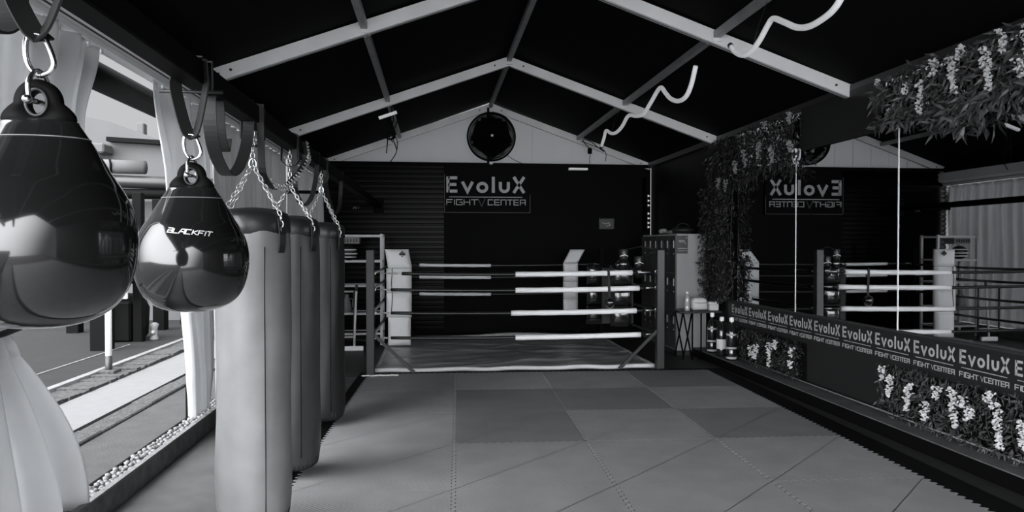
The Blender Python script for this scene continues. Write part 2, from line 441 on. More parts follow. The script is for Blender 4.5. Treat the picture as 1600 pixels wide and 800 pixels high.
tag(MB().box((-1.0, -2.7, -.02), (3.3, 8.5, -.0016)).xf(Matrix.Translation((0, 4, 0)) @ Matrix.Rotation(-.032, 4, 'Z') @ Matrix.Translation((0, -4, 0))).build('mat_underlay', 'black'), 'thin black underlay showing at the seams between the foam mats', 'underlay')
tag(MB().prism([(-1.79, -2.6), (-1.01-.032*6.6, -2.6), (-1.01+.032*4.3, 8.3), (-1.79, 8.3)], (0, 0, .012), (0, 0, -.02), (1, 0, 0), (0, 1, 0)).build('side_flooring', 'sidefloor'), 'grey strip of plain flooring between the mats and the left kerb', 'flooring')

# ================================================================ LEFT KERB AND OUTSIDE GROUND
t = thing('timber_kerb', (XL, 0, -.02), 'low timber kerb along the open left side, white pebbles behind it', 'kerb')
MB().box((XL+.005, -1, -.05), (XL+.03, Y1, .125)).build('board', 'plank', t)
MB().box((XL, -1, .125), (XL+.035, Y1, .137)).build('top_edge', 'planktop', t)
MB().box((XL-.145, -1, -.05), (XL-.125, Y1, .11)).build('outer_edging', 'black', t)
MB().box((XL-.125, -1, -.05), (XL, Y1, .095)).build('infill', 'planktop', t)
b = MB(); y = 2.6
while y < 9.5:
    for k in range(3):
        c = (XL-.02-.04*k+random.uniform(-.012, .012), y+random.uniform(-.01, .01), .105+random.uniform(-.004, .012)); r = random.uniform(.013, .022)
        m = MB().ball((0, 0, 0), r, 3, (1, random.uniform(.8, 1.3), .75)); b.add([Vector(c)+p for p in m.v], m.f, True)
    y += .028
tag(b.build('pebbles', 'pebble'), 'row of small white pebbles along the timber kerb', 'pebbles', None, 'stuff')
structure('floor_outside', MB().box((-40, -12, -.5), (XL-.145, 60, -.10)), 'concrete')
tag(MB().box((-2.60, -3, -.2), (XL-.146, 16, .0)).build('garden_path', 'concrete'), 'plain grey concrete path outside the timber kerb', 'path')
b = MB(); y = -3
while y < 16:
    L = .99; b.box((-2.80, y, -.2), (-2.61, y+L, .025+random.uniform(-.006, .006)), bev=.01); y += 1.0
tag(b.build('edging_stones', 'rough'), 'line of low concrete edging stones between grey path and white gravel', 'edging')
tag(MB().box((-2.86, -3, -.2), (-2.81, 16, .01)).build('edging_strip', 'black'), 'thin black edging strip against the white gravel', 'edging')
tag(MB().box((-3.47, -3, -.2), (-2.87, 16, .0)).build('gravel_bed', 'whiteground'), 'brilliant white sunlit gravel bed beyond the path', 'gravel')
b = MB(); ys = [-3+.12*i for i in range(158)]
for i in range(len(ys)-1):
    b.box((-3.80, ys[i], -.2), (-3.49+random.uniform(-.02, .02), ys[i+1], .03+random.uniform(-.01, .01)))
tag(b.build('stone_kerb', 'rough'), 'rough speckled stone kerb on the far side of the white gravel', 'kerb')
tag(MB().box((-3.88, -3, -.2), (-3.80, 16, .055)).build('kerb_rail', 'aludim'), 'pale metal edge at the front of the dark terrace', 'edging')
tag(MB().box((-12, -3, -.2), (-3.88, 14.99, .0)).build('terrace', 'terrace'), 'dark paved terrace beyond the stone kerb', 'terrace')
tag(MB().box((-4.55, 2, .0), (-4.52, 11.3, .008)).build('terrace_line', 'planktop'), 'thin pale line running along the dark terrace', 'line')
t = thing('slim_post', (-3.72, 8.7, 0), 'slim white round post with dark foot standing at the terrace edge', 'post')
MB().cyl((-3.72, 8.7, .22), (-3.72, 8.7, 2.1), .035, 12).build('shaft', 'white', t)
MB().cyl((-3.72, 8.7, -.05), (-3.72, 8.7, .22), .038, 12).build('foot', 'dark', t)
MB().box((-3.82, 8.6, .0), (-3.62, 8.8, .06), bev=.01).build('base', 'rough', t)
for (x, y, s_, nm) in ((-4.70, 10.8, .24, 'thick black post behind the slim white post'), (-4.55, 11.7, .14, 'black post rising beside the notice board'), (-4.81, 13.3, .20, 'black post in the middle of the white wall'), (-4.70, 14.3, .18, 'far black post below the smaller round bag'), (-6.1, 13.0, .20, 'black post farthest left on the terrace')):
    tag(MB().box((x-s_/2, y-s_/2, -.02), (x+s_/2, y+s_/2, 2.3), bev=.01).build('terrace_post', 'black'), nm, 'post', 'black posts on the terrace')
t = thing('black_cabinet', (-4.75, 11.3, 0), 'squat black cabinet on the terrace under the notice board', 'cabinet')
MB().lathe([(.34, 0), (.40, .08), (.42, .5), (.34, .68), (.2, .72)], (-4.95, 12.0, 0), 20).build('body', 'black', t)
MB().box((-5.05, 11.6, 0), (-4.64, 12.1, .62), bev=.03).build('front', 'black', t)
t = thing('notice_board', (-4.75, 11.4, .72), 'narrow white board with a column of dark characters', 'board')
MB().box((-4.98, 11.42, .68), (-4.62, 11.47, 1.5)).build('panel', 'white', t)
MB().box((-4.70, 11.47, .9), (-4.60, 11.64, .94)).build('bracket', 'black', t)
MB().box((-4.95, 11.47, -.02), (-4.90, 11.51, .72)).build('leg', 'black', t)
b = MB()
for i in range(7): 
    for j in range(2): b.box((-4.93+.055*j, 11.41, .80+.075*i), (-4.93+.055*j+.035, 11.42, .80+.075*i+.05))
b.build('characters', 'dark', t)
t = thing('lantern', (-3.98, 12.0, 0), 'small dark lantern standing on the terrace floor', 'lantern')
MB().lathe([(.06, 0), (.07, .02), (.045, .06), (.05, .18), (.07, .24), (.03, .27)], (-4.4, 11.9, 0), 12).build('body', 'grey', t)
MB().ball((-4.4, 11.84, .12), .035, 8).build('globe', 'glass', t)
# outside building
t = thing('white_building', (-9, 16, 0), 'white rendered building with a sloping roof beyond the terrace', 'building')
MB().prism([(-16, 0), (-3.0, 0), (-3.0, 2.8), (-5.9, 3.77), (-6.86, 4.12), (-7.34, 4.21), (-16, 4.9)], (0, 3, 0), (0, 16.2, 0)).build('walls', 'render', t)
MB().bar((-6.86, 16.1, 3.73), (-3.2, 16.1, 3.55), .2, .09).build('gutter', 'black', t)
MB().box((-8.2, 15.7, 3.40), (-6.78, 16.15, 3.60), bev=.03).build('awning_box', 'render', t)
MB().box((-6.35, 16.25, 3.8), (-6.2, 16.45, 4.12), bev=.02).build('chimney', 'render', t)
t = thing('pergola_beam', (-9, 14.4, 2.5), 'dark round pergola beam with rolled blind in front of the white building', 'beam')
MB().tube([(-9, 14.4, 2.72), (-6, 14.4, 2.70), (-3.2, 14.4, 2.62)], .12, 14).build('beam', 'dark', t)
MB().tube([(-9, 14.4, 2.47), (-6, 14.4, 2.47), (-3.2, 14.4, 2.45)], .10, 14).build('rolled_blind', 'black', t)
t = thing('rolled_tarpaulin', (-6.5, 13.9, 2.9), 'pale rolled tarpaulin lying along the dark pergola beam', 'tarpaulin')
MB().tube([(-6.3, 14.4, 2.99), (-6, 14.4, 2.98), (-5.47, 14.4, 2.97)], .13, 14).build('roll', 'render', t)
MB().tube([(-6.05, 14.26, 3.10), (-6.03, 14.25, 3.0), (-6.05, 14.3, 2.86)], .02, 6).build('tie', 'black', t)
tag(MB().box((-16, 15.0, -.1), (-3.6, 15.1, 2.36)).build('garden_wall', 'render'), 'plain white wall standing at the back of the terrace', 'wall')
b = MB().tube([(XL-.20, 3.4, 2.51), (XL-.20, 4.5, 2.505), (XL-.20, 6.0, 2.51)], .085, 12)
tag(b.build('rolled_blind', 'black'), 'dark rolled up blind under the eave rail between the first two curtains', 'blind')

# ================================================================ CURTAINS
def curtain(label, levels, n, zs=14, xoff=0.0, ny=110, cloth='curtain'):
    # levels: (z, y0, y1, fold depth), from the top down
    t = thing('curtain', (XL, (levels[0][1]+levels[0][2])/2, levels[-1][0]), label, 'curtain', 'white curtains on the open left side')
    vs = []; rows = []
    for i in range(len(levels)-1):
        for j in range(zs):
            k = j/zs; k2 = k*k*(3-2*k) if i < len(levels)-2 else 1-(1-k)**1.7
            rows.append([levels[i][m]*(1-(k if m == 0 else k2))+levels[i+1][m]*(k if m == 0 else k2) for m in range(4)])
    rows.append(list(levels[-1]))
    ph = [random.uniform(-.6, .6) for _ in range(8)]
    for (z, y0, y1, a) in rows:
        for i in range(ny+1):
            s_ = i/ny
            x = a*(math.sin(2*math.pi*n*s_+ph[0]+.4*math.sin(3*z+ph[1]))+.35*math.sin(2*math.pi*n*2.3*s_+ph[2]+z)+.3*math.sin(5*s_+2*z+ph[3]))
            vs.append((XL+xoff+x, y0+(y1-y0)*s_+.012*math.sin(4*z+ph[4]), z))
    fs = []; W = ny+1
    for r in range(len(rows)-1):
        for i in range(ny): fs.append((r*W+i, (r+1)*W+i, (r+1)*W+i+1, r*W+i+1))
    o = MB().add(vs, fs, True).build('cloth', cloth, t)
    so_ = o.modifiers.new('thickness', 'SOLIDIFY'); so_.thickness = .003
    b = MB()
    z, y0, y1, a = levels[0]
    for k in range(int((y1-y0)/.15)+1):
        yy = y0+.05+k*.15; b.cyl((XL, yy, z-.02), (XL, yy, z+.02), .008, 6)
    b.build('curtain_gliders', 'alu', t)
    return t
c1 = curtain('white curtain gathered and tied behind the very large round punching bag', [(2.56, 3.12, 4.18, .03), (2.1, 3.12, 3.98, .035), (1.12, 3.00, 3.30, .035), (1.0, 2.92, 3.36, .045), (.11, 2.45, 3.96, .055)], 4)
MB().tube([(XL-.06, 2.98, 1.12), (XL+.06, 3.0, 1.11), (XL+.075, 3.15, 1.12), (XL+.06, 3.30, 1.13), (XL-.06, 3.32, 1.12)], .014, 6).build('tie', 'strap', c1)
c2 = curtain('white curtain drawn aside between the two round punching bags, ending above the kerb', [(2.56, 4.92, 6.08, .03), (1.9, 5.15, 6.1, .035), (1.3, 5.45, 6.12, .04), (.45, 5.55, 6.12, .04), (.18, 5.60, 6.08, .035)], 4)
curtain('closed pale curtain behind the hanging straps and chains', [(2.56, 6.22, 9.15, .025), (1.0, 6.22, 9.15, .035), (.15, 6.22, 9.15, .03)], 14, ny=220, cloth='curtaindim')
curtain('closed pale curtain farthest back beside the rear wall', [(2.56, 9.30, 12.18, .02), (1.0, 9.30, 12.18, .03), (.15, 9.30, 12.18, .025)], 12, ny=200, cloth='curtaindim')

# ================================================================ SUSPENSION BEAM, BAGS
XB = -.93
t = thing('suspension_beam', (XB, -.5, 2.10), 'long black square steel beam carrying all the punching bags', 'beam')
MB().box((XB-.045, -1.0, 2.105), (XB+.045, 12.25, 2.195), bev=.006).build('tube', 'black', t)
MB().box((XB-.08, 12.22, 2.02), (XB+.08, 12.29, 2.28)).build('end_plate', 'black', t)
for y in (0.0, 9.225, 12.15):
    MB().box((XL-.08, y-.02, 2.13), (XB, y+.02, 2.17)).build('side_arm', 'black', t)

def link(b, c, ax, up, L, r):                       # one oval chain link
    pts = []
    for i in range(12):
        g = 2*math.pi*i/12; pts.append(Vector(c)+up*(math.sin(g)*L/2*(1 if abs(math.sin(g)) > .3 else 1))+ax*(math.cos(g)*L*.3))
    b.tube(pts, r, 5, closed=True)
def chain(b, p, q, L=.034, r=.0032, sag=0):
    p, q = Vector(p), Vector(q); d = q-p; n = max(2, int(d.length/(L*.76))); d.normalize()
    a = d.cross(Vector((0, 1, 0))); a = a.normalized() if a.length > .1 else Vector((1, 0, 0)); c = d.cross(a)
    for i in range(n):
        k = (i+.5)/n; pos = p.lerp(q, k)-Vector((0, 0, sag*4*k*(1-k)))
        g = random.uniform(-.35, .35); u = (a if i % 2 else c); v_ = (c if i % 2 else a)
        link(b, pos, u*math.cos(g)+v_*math.sin(g), d, L, r)

def heavy_bag(y, label, zt=1.655, zb=.045, R=.185, apex=1.93, lean=0, skin='leather'):
    c = (XB, y, 0)
    t = thing('heavy_bag', (XB, y, zb), label, 'punching bag', 'tall cylinder punching bags on the beam')
    def wob(g, z): 
        k = max(0, 1-(z-zb)/.16)
        q = 1+.012*math.sin(3*g+4*z+y)+.008*math.sin(7*g-6*z)+.006*math.sin(11*z+y)
        return q+.02*k*math.sin(26*g)
    prof = [(0, zb+.006), (.08, zb+.002), (.135, zb+.004), (.163, zb+.02), (.176, zb+.05), (R, zb+.12)]
    prof += [(R*(1+.02*math.sin(6*z)), z) for z in [zb+.2+i*(zt-zb-.35)/14 for i in range(15)]]
    prof += [(R*.985, zt-.10)]
    MB().lathe(prof, c, 64, wob=wob).build('body', skin, t)
    MB().lathe([(R*.99, zt-.115), (R*1.02, zt-.10), (R*1.0, zt-.03), (R*.93, zt-.008), (R*.7, zt+.012), (R*.3, zt+.02), (0, zt+.022)], c, 40, wob=lambda g, z: 1+.015*math.sin(5*g+y)).build('top_cover', 'leatherd', t)
    b = MB()
    g0 = -1.05
    b.tube([(XB+(R*1.015)*math.cos(g0)*wob(g0, z), y+(R*1.015)*math.sin(g0)*wob(g0, z), z) for z in [zb+.1+i*.07 for i in range(20)]], .0022, 5).build('seam', 'black', t)
    b = MB()
    for g in [2*math.pi*i/40 for i in range(40)]:     # gathered pleats at the foot
        ca, sa = math.cos(g), math.sin(g)
        b.tube([(XB+.178*ca, y+.178*sa, zb+.075), (XB+.168*ca, y+.168*sa, zb+.028), (XB+.14*ca, y+.14*sa, zb+.004)], [.0015, .004, .003], 5)
    b.build('foot_pleats', 'leatherd', t)
    top = Vector((XB+lean, y, apex))
    for i in range(4):
        g = math.pi/4+math.pi/2*i+.2
        rim = Vector((XB+(R+.008)*math.cos(g), y+(R+.008)*math.sin(g), zt-.02)); low = rim+Vector((.008*math.cos(g), .008*math.sin(g), -.09))
        b = MB(); chain(b, top, rim); chain(b, rim, low); b.build('chain', 'chain', t)
        u = Vector((-math.sin(g), math.cos(g), 0))*.05; o2 = Vector((math.cos(g), math.sin(g), 0))
        MB().ribbon([rim+o2*.0+Vector((0, 0, -.02)), rim+o2*.012+Vector((0, 0, -.10)), rim+o2*.010+Vector((0, 0, -.15)), rim+o2*.002+Vector((0, 0, -.19))], u*.8, .006).build('handle_strap', 'leatherd', t)
    b = MB(); chain(b, (XB+lean, y, 2.10), top); 
    b.build('hanging_chain', 'chain', t)
    MB().tube([top+Vector((.018*math.cos(a), 0, .03*math.sin(a))) for a in [2*math.pi*i/14 for i in range(14)]], .005, 6, closed=True).build('ring', 'chrome', t)
    loop = [(XB-.052, y), (XB-.052, y+.0)]
    b = MB().ribbon(smooth_path([(XB-.055, y, 2.03), (XB-.052, y, 2.12), (XB-.048, y, 2.197), (XB+.048, y, 2.199), (XB+.052, y, 2.12), (XB+.055, y, 2.03), (XB, y, 1.99), (XB-.055, y, 2.03)], 4), (0, .045, 0), .005)
    b.build('beam_strap', 'strap', t)
    return t
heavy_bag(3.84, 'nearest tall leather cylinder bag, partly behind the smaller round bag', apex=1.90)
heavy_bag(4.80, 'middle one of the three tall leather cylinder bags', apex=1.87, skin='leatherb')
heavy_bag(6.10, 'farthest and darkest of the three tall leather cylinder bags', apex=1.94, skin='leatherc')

def water_bag(y, z0, label, Rm, s_, logo):
    # profile measured from the bottom: (radius, height) in units of the 0.56 m body
    c = (XB, y, z0)
    t = thing('water_bag', c, label, 'punching bag', 'round glossy water bags on the beam')
    k = s_
    pr = [(0, 0), (.05, .002), (.10, .012), (.145, .034), (.176, .066), (.195, .105), (.2065, .150), (.210, .195), (.2075, .235), (.198, .275), (.181, .312), (.158, .350), (.136, .390), (.112, .430), (.092, .460), (.084, .470), (.040, .474)]
    pr = [(r*Rm/.21, z*k) for r, z in pr]
    # smooth the profile
    P = smooth_path([(r, 0, z) for r, z in pr], 4); prof = [(max(0, p.x), p.z) for p in P]
    MB().lathe(prof[:-1], c, 72, fy=lambda z: 1 if z < .33*k else max(.35, 1-.65*((z-.33*k)/(.18*k)))).build('body', 'water', t)
    # flat hanging tab with its hole
    n = 40; out_, inn = [], []
    zc = z0+.512*k; rh = .021
    for i in range(n):
        a = 2*math.pi*i/n
        inn.append((rh*.95*math.cos(a), zc-z0+rh*1.25*math.sin(a)))
        ox, oz = .052*math.cos(a), .055*math.sin(a)
        if oz < 0: ox = (.052+.082*(-math.sin(a)))*math.cos(a); oz = -.066*(-math.sin(a))
        out_.append((ox, zc-z0+oz))
    b = MB(); th = .012; vs = []
    for yy in (-th, th):
        for q in (out_, inn):
            for (u, v_) in q: vs.append((XB+u, y+yy*(1 if q is inn else .85), z0+v_))
    fs = []
    for i in range(n):
        j = (i+1) % n
        fs += [(i, j, n+j, n+i), (2*n+j, 2*n+i, 3*n+i, 3*n+j), (j, i, 2*n+i, 2*n+j), (n+i, n+j, 3*n+j, 3*n+i)]
    b.add(vs, fs, True).build('hanging_tab', 'black', t)
    MB().tube([(XB+(rh+.004)*.95*math.cos(a), y-th, zc+(rh+.004)*1.25*math.sin(a)) for a in [2*math.pi*i/28 for i in range(28)]], .004, 6, closed=True).build('eyelet', 'dark', t)
    # seam rings
    for zz in (.43,):
        rr = .112*Rm/.21; fl = max(.35, 1-.65*((zz-.33)/.18))
        MB().tube([(XB+(rr+.0012)*math.cos(a), y+(rr*fl+.0012)*math.sin(a), z0+zz*k) for a in [2*math.pi*i/60 for i in range(60)]], .0014, 5, closed=True).build('seam', 'grey', t)
    # filler valve on the left of the big bag
    if not logo:
        q = Vector((XB-.062, y-.085, z0+.385*k)); MB().lathe([(.016, -.004), (.016, .004), (.011, .006), (.006, .004)], q, 16, axis='y').build('valve', 'grey', t)
        MB().tube([(XB-.062+.014*math.cos(a), y-.094, z0+.385*k+.012*math.sin(a)) for a in [2*math.pi*i/20 for i in range(20)]], .002, 5, closed=True).build('valve_ring', 'aludim', t)
    # shackle through the tab and snap hook up to the strap
    zs = zc+.012
    b = MB().tube(smooth_path([(XB-.006, y-.03, zs-.012), (XB-.006, y-.034, zs+.03), (XB-.002, y-.012, zs+.060), (XB+.002, y+.012, zs+.060), (XB+.006, y+.034, zs+.03), (XB+.006, y+.03, zs-.012)], 4), .0058, 8)
    b.cyl((XB-.006, y-.040, zs-.010), (XB+.006, y+.040, zs-.010), .0065, 10); b.ball((XB-.006, y-.040, zs-.010), .011, 6); b.ball((XB+.006, y+.040, zs-.010), .010, 6)
    b.build('shackle', 'chrome', t)
    zb_ = zs+.052
    hk = smooth_path([(XB+.002, y, zb_), (XB-.016, y, zb_+.014), (XB-.028, y, zb_+.045), (XB-.026, y, zb_+.088), (XB-.002, y, zb_+.098), (XB+.016, y, zb_+.085), (XB+.034, y, zb_+.035), (XB+.026, y, zb_+.012), (XB+.002, y, zb_)], 4)
    MB().tube(hk, .0065, 8).build('snap_hook', 'chrome', t)
    zt = zb_+.088
    for sg in (-1, 1):                               # V of webbing up to the beam
        xx = .075 if sg > 0 else .085
        MB().ribbon(smooth_path([(XB-.012*sg, y, zt-.004), (XB+.02*sg, y, zt+.03), (XB+xx*.7*sg, y, 2.09), (XB+.051*sg, y, 2.15), (XB+.047*sg, y, 2.202)], 4), Vector((-.030*sg, .035, .016)), .006).build('webbing', 'strap', t)
    MB().ribbon([(XB-.048, y, 2.203), (XB, y, 2.204), (XB+.048, y, 2.203)], (0, .05, 0), .006).build('webbing_top', 'strap', t)
    if logo:
        b = MB()
        def place(u, v_, d):
            zz = z0+.29*k+v_+.10*(u)*0
            hz = zz-.10*u-z0
            r = next((a[0]+(b2[0]-a[0])*(hz-a[1])/(b2[1]-a[1]) for a, b2 in zip(prof[5:], prof[6:]) if a[1] <= hz <= b2[1]), .18*k)
            g = -1.285+u/r
            return Vector((XB+(r+.0015+d)*math.cos(g), y+(r+.0015+d)*math.sin(g), zz-.10*u))
        write(b, 'BLACKFIT', THIN2, .20, place, -.083, 0, .018, .155, .001, slant=.35)
        b.build('lettering', 'letterw', t)
    return t
THIN2 = dict(THIN)
water_bag(1.82, 1.285, 'very large glossy black teardrop punching bag at the left picture edge', .208, 1.04, False)
water_bag(2.90, 1.225, 'smaller glossy black teardrop bag with white wording', .207, 1.02, True)

# belts looped over the beam
def belt(pts, label, w_=.05, m='straplight', x=XB+.0, dx=.0):
    P = smooth_path([(x+dx*i/len(pts)+(0 if abs(p[1]-2.2) > .12 else 0), p[0], p[1]) for i, p in enumerate(pts)], 6)
    return tag(MB().ribbon(P, (w_, 0, 0), .006).build('hanging_belt', m), label, 'belt', 'belts hung over the beam')
belt([(3.17, 2.21), (3.12, 2.10), (3.14, 1.96), (3.22, 1.86), (3.38, 1.80), (3.56, 1.85), (3.70, 1.97), (3.76, 2.10), (3.74, 2.21)], 'broad leather belt in a deep U beside the smaller round bag', .055)
belt([(3.17, 2.20), (3.24, 2.10), (3.27, 1.97), (3.33, 1.90), (3.36, 1.96)], 'short black belt end hanging inside the broad U shaped belt', .05, 'strap')
t = thing('hanging_belt', (XB, 4.2, 1.8), 'sagging belt wound with chain above the nearest cylinder bag', 'belt', 'belts hung over the beam')
P = smooth_path([(XB+.05, 3.79, 2.20), (XB+.05, 3.80, 2.0), (XB+.05, 3.86, 1.84), (XB+.05, 4.2, 1.80), (XB+.05, 4.64, 1.90), (XB+.05, 5.05, 2.06), (XB+.05, 4.98, 2.18)], 6)
MB().ribbon(P, (.035, 0, 0), .008).build('strap', 'strap', t)
b = MB()
for i in range(14, len(P)-1):
    chain(b, P[i]+Vector((.02, 0, .022)), P[i+1]+Vector((.03, 0, -.012)), .03, .003)
b.build('wound_chain', 'chain', t)
belt([(4.80, 2.20), (4.79, 1.95), (4.84, 1.83), (5.10, 1.76), (5.42, 1.83), (5.62, 1.98), (5.74, 2.20)], 'narrow black belt sagging between the middle and farthest cylinder bags', .035, 'strap', XB+.03)
belt([(6.05, 2.20), (6.15, 1.98), (6.45, 1.82), (6.77, 1.78), (7.05, 1.90), (7.15, 2.20)], 'farthest thin black belt, in the corner beyond the cylinder bags', .035, 'strap', XB+.03)
belt([(1.66, 2.20), (1.63, 2.10), (1.64, 2.00), (1.70, 1.965), (1.78, 1.97), (1.84, 2.02), (1.86, 2.12), (1.84, 2.20)], 'black belt coiled at the top left corner beside the largest bag', .07, 'strap', XB-.075)
t = thing('hose_clamp', (XB, 3.15, 2.08), 'thin dark clamp bar on the beam above the smaller round bag', 'clamp')
MB().cyl((XB-.14, 2.96, 2.085), (XB+.10, 2.96, 2.085), .007, 8).build('bar', 'dark', t)
MB().tube([(XB-.06, 2.96, 2.09), (XB-.06, 2.96, 2.205), (XB+.06, 2.96, 2.205), (XB+.06, 2.96, 2.09)], .006, 6).build('hoop', 'dark', t)

# ================================================================ BOXING RING
RX0, RX1, RY0, RY1 = -.74, 2.71, 8.47, 11.55
RZ = [1.165, .975, .705, .415]
def grid_sheet(x0, x1, y0, y1, nx, ny, f):
    vs = [(x0+(x1-x0)*i/nx, y0+(y1-y0)*j/ny, f(x0+(x1-x0)*i/nx, y0+(y1-y0)*j/ny)) for j in range(ny+1) for i in range(nx+1)]
    W = nx+1; fs = [(j*W+i, j*W+i+1, (j+1)*W+i+1, (j+1)*W+i) for j in range(ny) for i in range(nx)]
    return MB().add(vs, fs, True)
t = thing('ring_canvas', (1, 8.5, -.02), 'wrinkled grey vinyl canvas covering the low ring floor', 'ring floor')
def wr(x, y):
    a = .030+.006*math.sin(9*x+5*y)*math.sin(3*y-2*x)+.004*math.sin(17*y-6*x)
    for (px, py, dx, dy) in ((.2, 8.9, 1, .12), (1.6, 9.2, 1, .45), (.9, 9.9, 1, -.15), (2.0, 10.2, 1, -.3), (-.2, 9.6, .8, .5)):
        d = abs((x-px)*dy-(y-py)*dx); a += .014*math.exp(-(d/.05)**2)
    return a
grid_sheet(RX0+.06, RX1-.06, RY0+.12, RY1-.1, 110, 110, wr).build('vinyl_sheet', 'canvas', t)
MB().box((RX0+.08, RY0+.14, -.02), (RX1-.08, RY1-.12, .012)).build('base_board', 'dark', t)
P = [(RX0+.04+(RX1-RX0-.08)*i/40, RY0+.10+.008*math.sin(i*1.1), .012+.006*math.sin(i*.7)) for i in range(41)]
MB().tube(P, .027, 10).build('front_roll', 'canvasw', t)
for sx in (RX0+.06, RX1-.06):
    MB().tube([(sx, RY0+.10+(RY1-RY0-.2)*i/20, .012+.005*math.sin(i)) for i in range(21)], .03, 8).build('side_roll', 'canvas', t)
MB().tube([(RX0+.06+(RX1-RX0-.12)*i/20, RY1-.1, .025+.04*math.exp(-((i-12)/4)**2)) for i in range(21)], .03, 8).build('rear_roll', 'canvas', t)

def ring_post(x, y, sx, sy, label, m='post'):
    t = thing('ring_post', (x, y, -.02), label, 'ring post', 'steel corner posts of the ring')
    MB().box((x-.045, y-.045, -.02), (x+.045, y+.045, 1.43), bev=.004).build('post', m, t)
    MB().box((x-.10, y-.10, -.02), (x+.10, y+.10, -.008)).build('foot_plate', 'post', t)
    MB().bar((x+sx*.03, y, .46), (x+sx*.50, y, .0), .035, .035, up=(0, 1, 0)).build('brace', m, t)
    for z in RZ:
        MB().tube([(x+sx*.05+.012*math.cos(a), y, z+.018*math.sin(a)) for a in [2*math.pi*i/10 for i in range(10)]], .004, 5, closed=True).build('rope_eye', 'chrome', t)
ring_post(RX0, RY0, 1, 1, 'grey steel ring post at the front left corner of the ring')
ring_post(RX1, RY0, -1, 1, 'grey steel ring post at the front right corner, in front of the lockers')
ring_post(RX0, RY1, 1, -1, 'black ring post at the rear left corner by the shelf rack', 'black')
ring_post(RX1, RY1, -1, -1, 'black ring post at the rear right corner beside the lockers', 'black')
def rope(p, q, s0, s1, label, c0=.09, sw=.024):
    p, q = Vector(p), Vector(q)
    t = thing('ring_rope', p, label, 'ring rope', 'ropes around the boxing ring')
    L = (q-p).length; d = (q-p)/L
    def pt(k): return p+d*(L*k)-Vector((0, 0, .022*4*k*(1-k)))
    ks = [c0/L*1.8+(1-c0/L*3.2)*i/30 for i in range(31)]
    MB().tube([pt(k) for k in ks], .019, 8).build('rope', 'rope', t)
    if s1 > s0:
        kk = [s0+(s1-s0)*i/16 for i in range(17)]
        MB().tube([pt(k) for k in kk], [sw*(1+.05*math.sin(i*1.7)) for i in range(17)], 12).build('white_sleeve', 'sleeve', t)
    for e, (a, b_) in enumerate(((pt(c0/L*.6), pt(ks[0]+.01)), (pt(ks[-1]-.01), pt(1-c0/L*.6)))):
        bb = MB().cyl(a, b_, .006, 6); bb.cyl(a.lerp(b_, .3), a.lerp(b_, .7), .010, 8); bb.build('turnbuckle', 'chain', t)
nm = ['top', 'second', 'third', 'lowest']
sl = [(.49, .90), (.49, .925), (.475, .915), (.49, .93)]
for i, z in enumerate(RZ):
    rope((RX0, RY0, z), (RX1, RY0, z), sl[i][0], sl[i][1], '%s front rope of the ring, white sleeve on its right half' % nm[i], c0=.13 if i else .2, sw=.031)
    rope((RX0, RY1, z+.02), (RX1, RY1, z+.02), *((.145, .475) if i < 3 else (0, 0)), ('%s rear rope of the ring, slim white sleeve on its left part' if i < 3 else '%s rear rope of the ring without a sleeve') % nm[i], sw=.026)
    rope((RX0, RY0, z), (RX0, RY1, z), 0, 0, '%s left side rope of the ring, all black' % nm[i])
    rope((RX1, RY0, z), (RX1, RY1, z), 0, 0, '%s right side rope of the ring, all black' % nm[i])

def cushion(b, x0, x1, y0, y1, z0, z1, lean=0, puff=.02, sh=0):
    nx, nz = 8, 8; vs = []; 
    for side in (0, 1):
        for j in range(nz+1):
            for i in range(nx+1):
                u, v_ = i/nx, j/nz; e = (16*u*(1-u)*v_*(1-v_))**.35
                y = (y0-puff*e+.0) if side == 0 else (y1+puff*e*.4)
                vs.append((x0+(x1-x0)*u+sh*v_, y+lean*v_+(0 if e > .01 else (.3*(y1-y0) if side == 0 else -.3*(y1-y0))), z0+(z1-z0)*v_))
    W = nx+1; K = W*(nz+1); fs = []
    for j in range(nz):
        for i in range(nx):
            fs.append((j*W+i, j*W+i+1, (j+1)*W+i+1, (j+1)*W+i)); fs.append((K+j*W+i+1, K+j*W+i, K+(j+1)*W+i, K+(j+1)*W+i+1))
    for i in range(nx): fs.append((i+1, i, K+i, K+i+1)); fs.append((nz*W+i, nz*W+i+1, K+nz*W+i+1, K+nz*W+i))
    for j in range(nz): fs.append((j*W, (j+1)*W, K+(j+1)*W, K+j*W)); fs.append(((j+1)*W+nx, j*W+nx, K+j*W+nx, K+(j+1)*W+nx))
    b.add(vs, fs, True); return b
t = thing('corner_pad', (-.5, 10.5, .03), 'white padded corner cushion standing in the ring at the rear left, dark emblem on top', 'corner pad', 'corner pads of the ring')
for (z0, z1, a, b_) in ((.045, .45, -.665, -.345), (.455, .80, -.69, -.33), (.805, 1.155, -.69, -.33)):
    cushion(MB(), a, b_, 10.46, 10.56, z0, z1).build('cushion', 'white', t)
cushion(MB(), -.665, -.325, 10.46, 10.56, 1.16, 1.43, lean=.06, sh=-.05).build('headpiece', 'white', t)
b = MB().lathe([(0, -.004), (.022, -.004), (.022, .004), (0, .004)], (-.462, 10.455, 1.372), 14, axis='y').lathe([(0, -.004), (.020, -.004), (.020, .004)], (-.437, 10.455, 1.36), 14, axis='y').lathe([(0, -.004), (.020, -.004), (.020, .004)], (-.487, 10.455, 1.36), 14, axis='y')
b.prism([(-.462, 1.36), (-.475, 1.322), (-.449, 1.322)], (0, .008, 0), (0, 10.45, 0)).prism([(-.497, 1.372), (-.462, 1.412), (-.427, 1.372)], (0, .008, 0), (0, 10.45, 0))
b.build('emblem', 'dark', t)
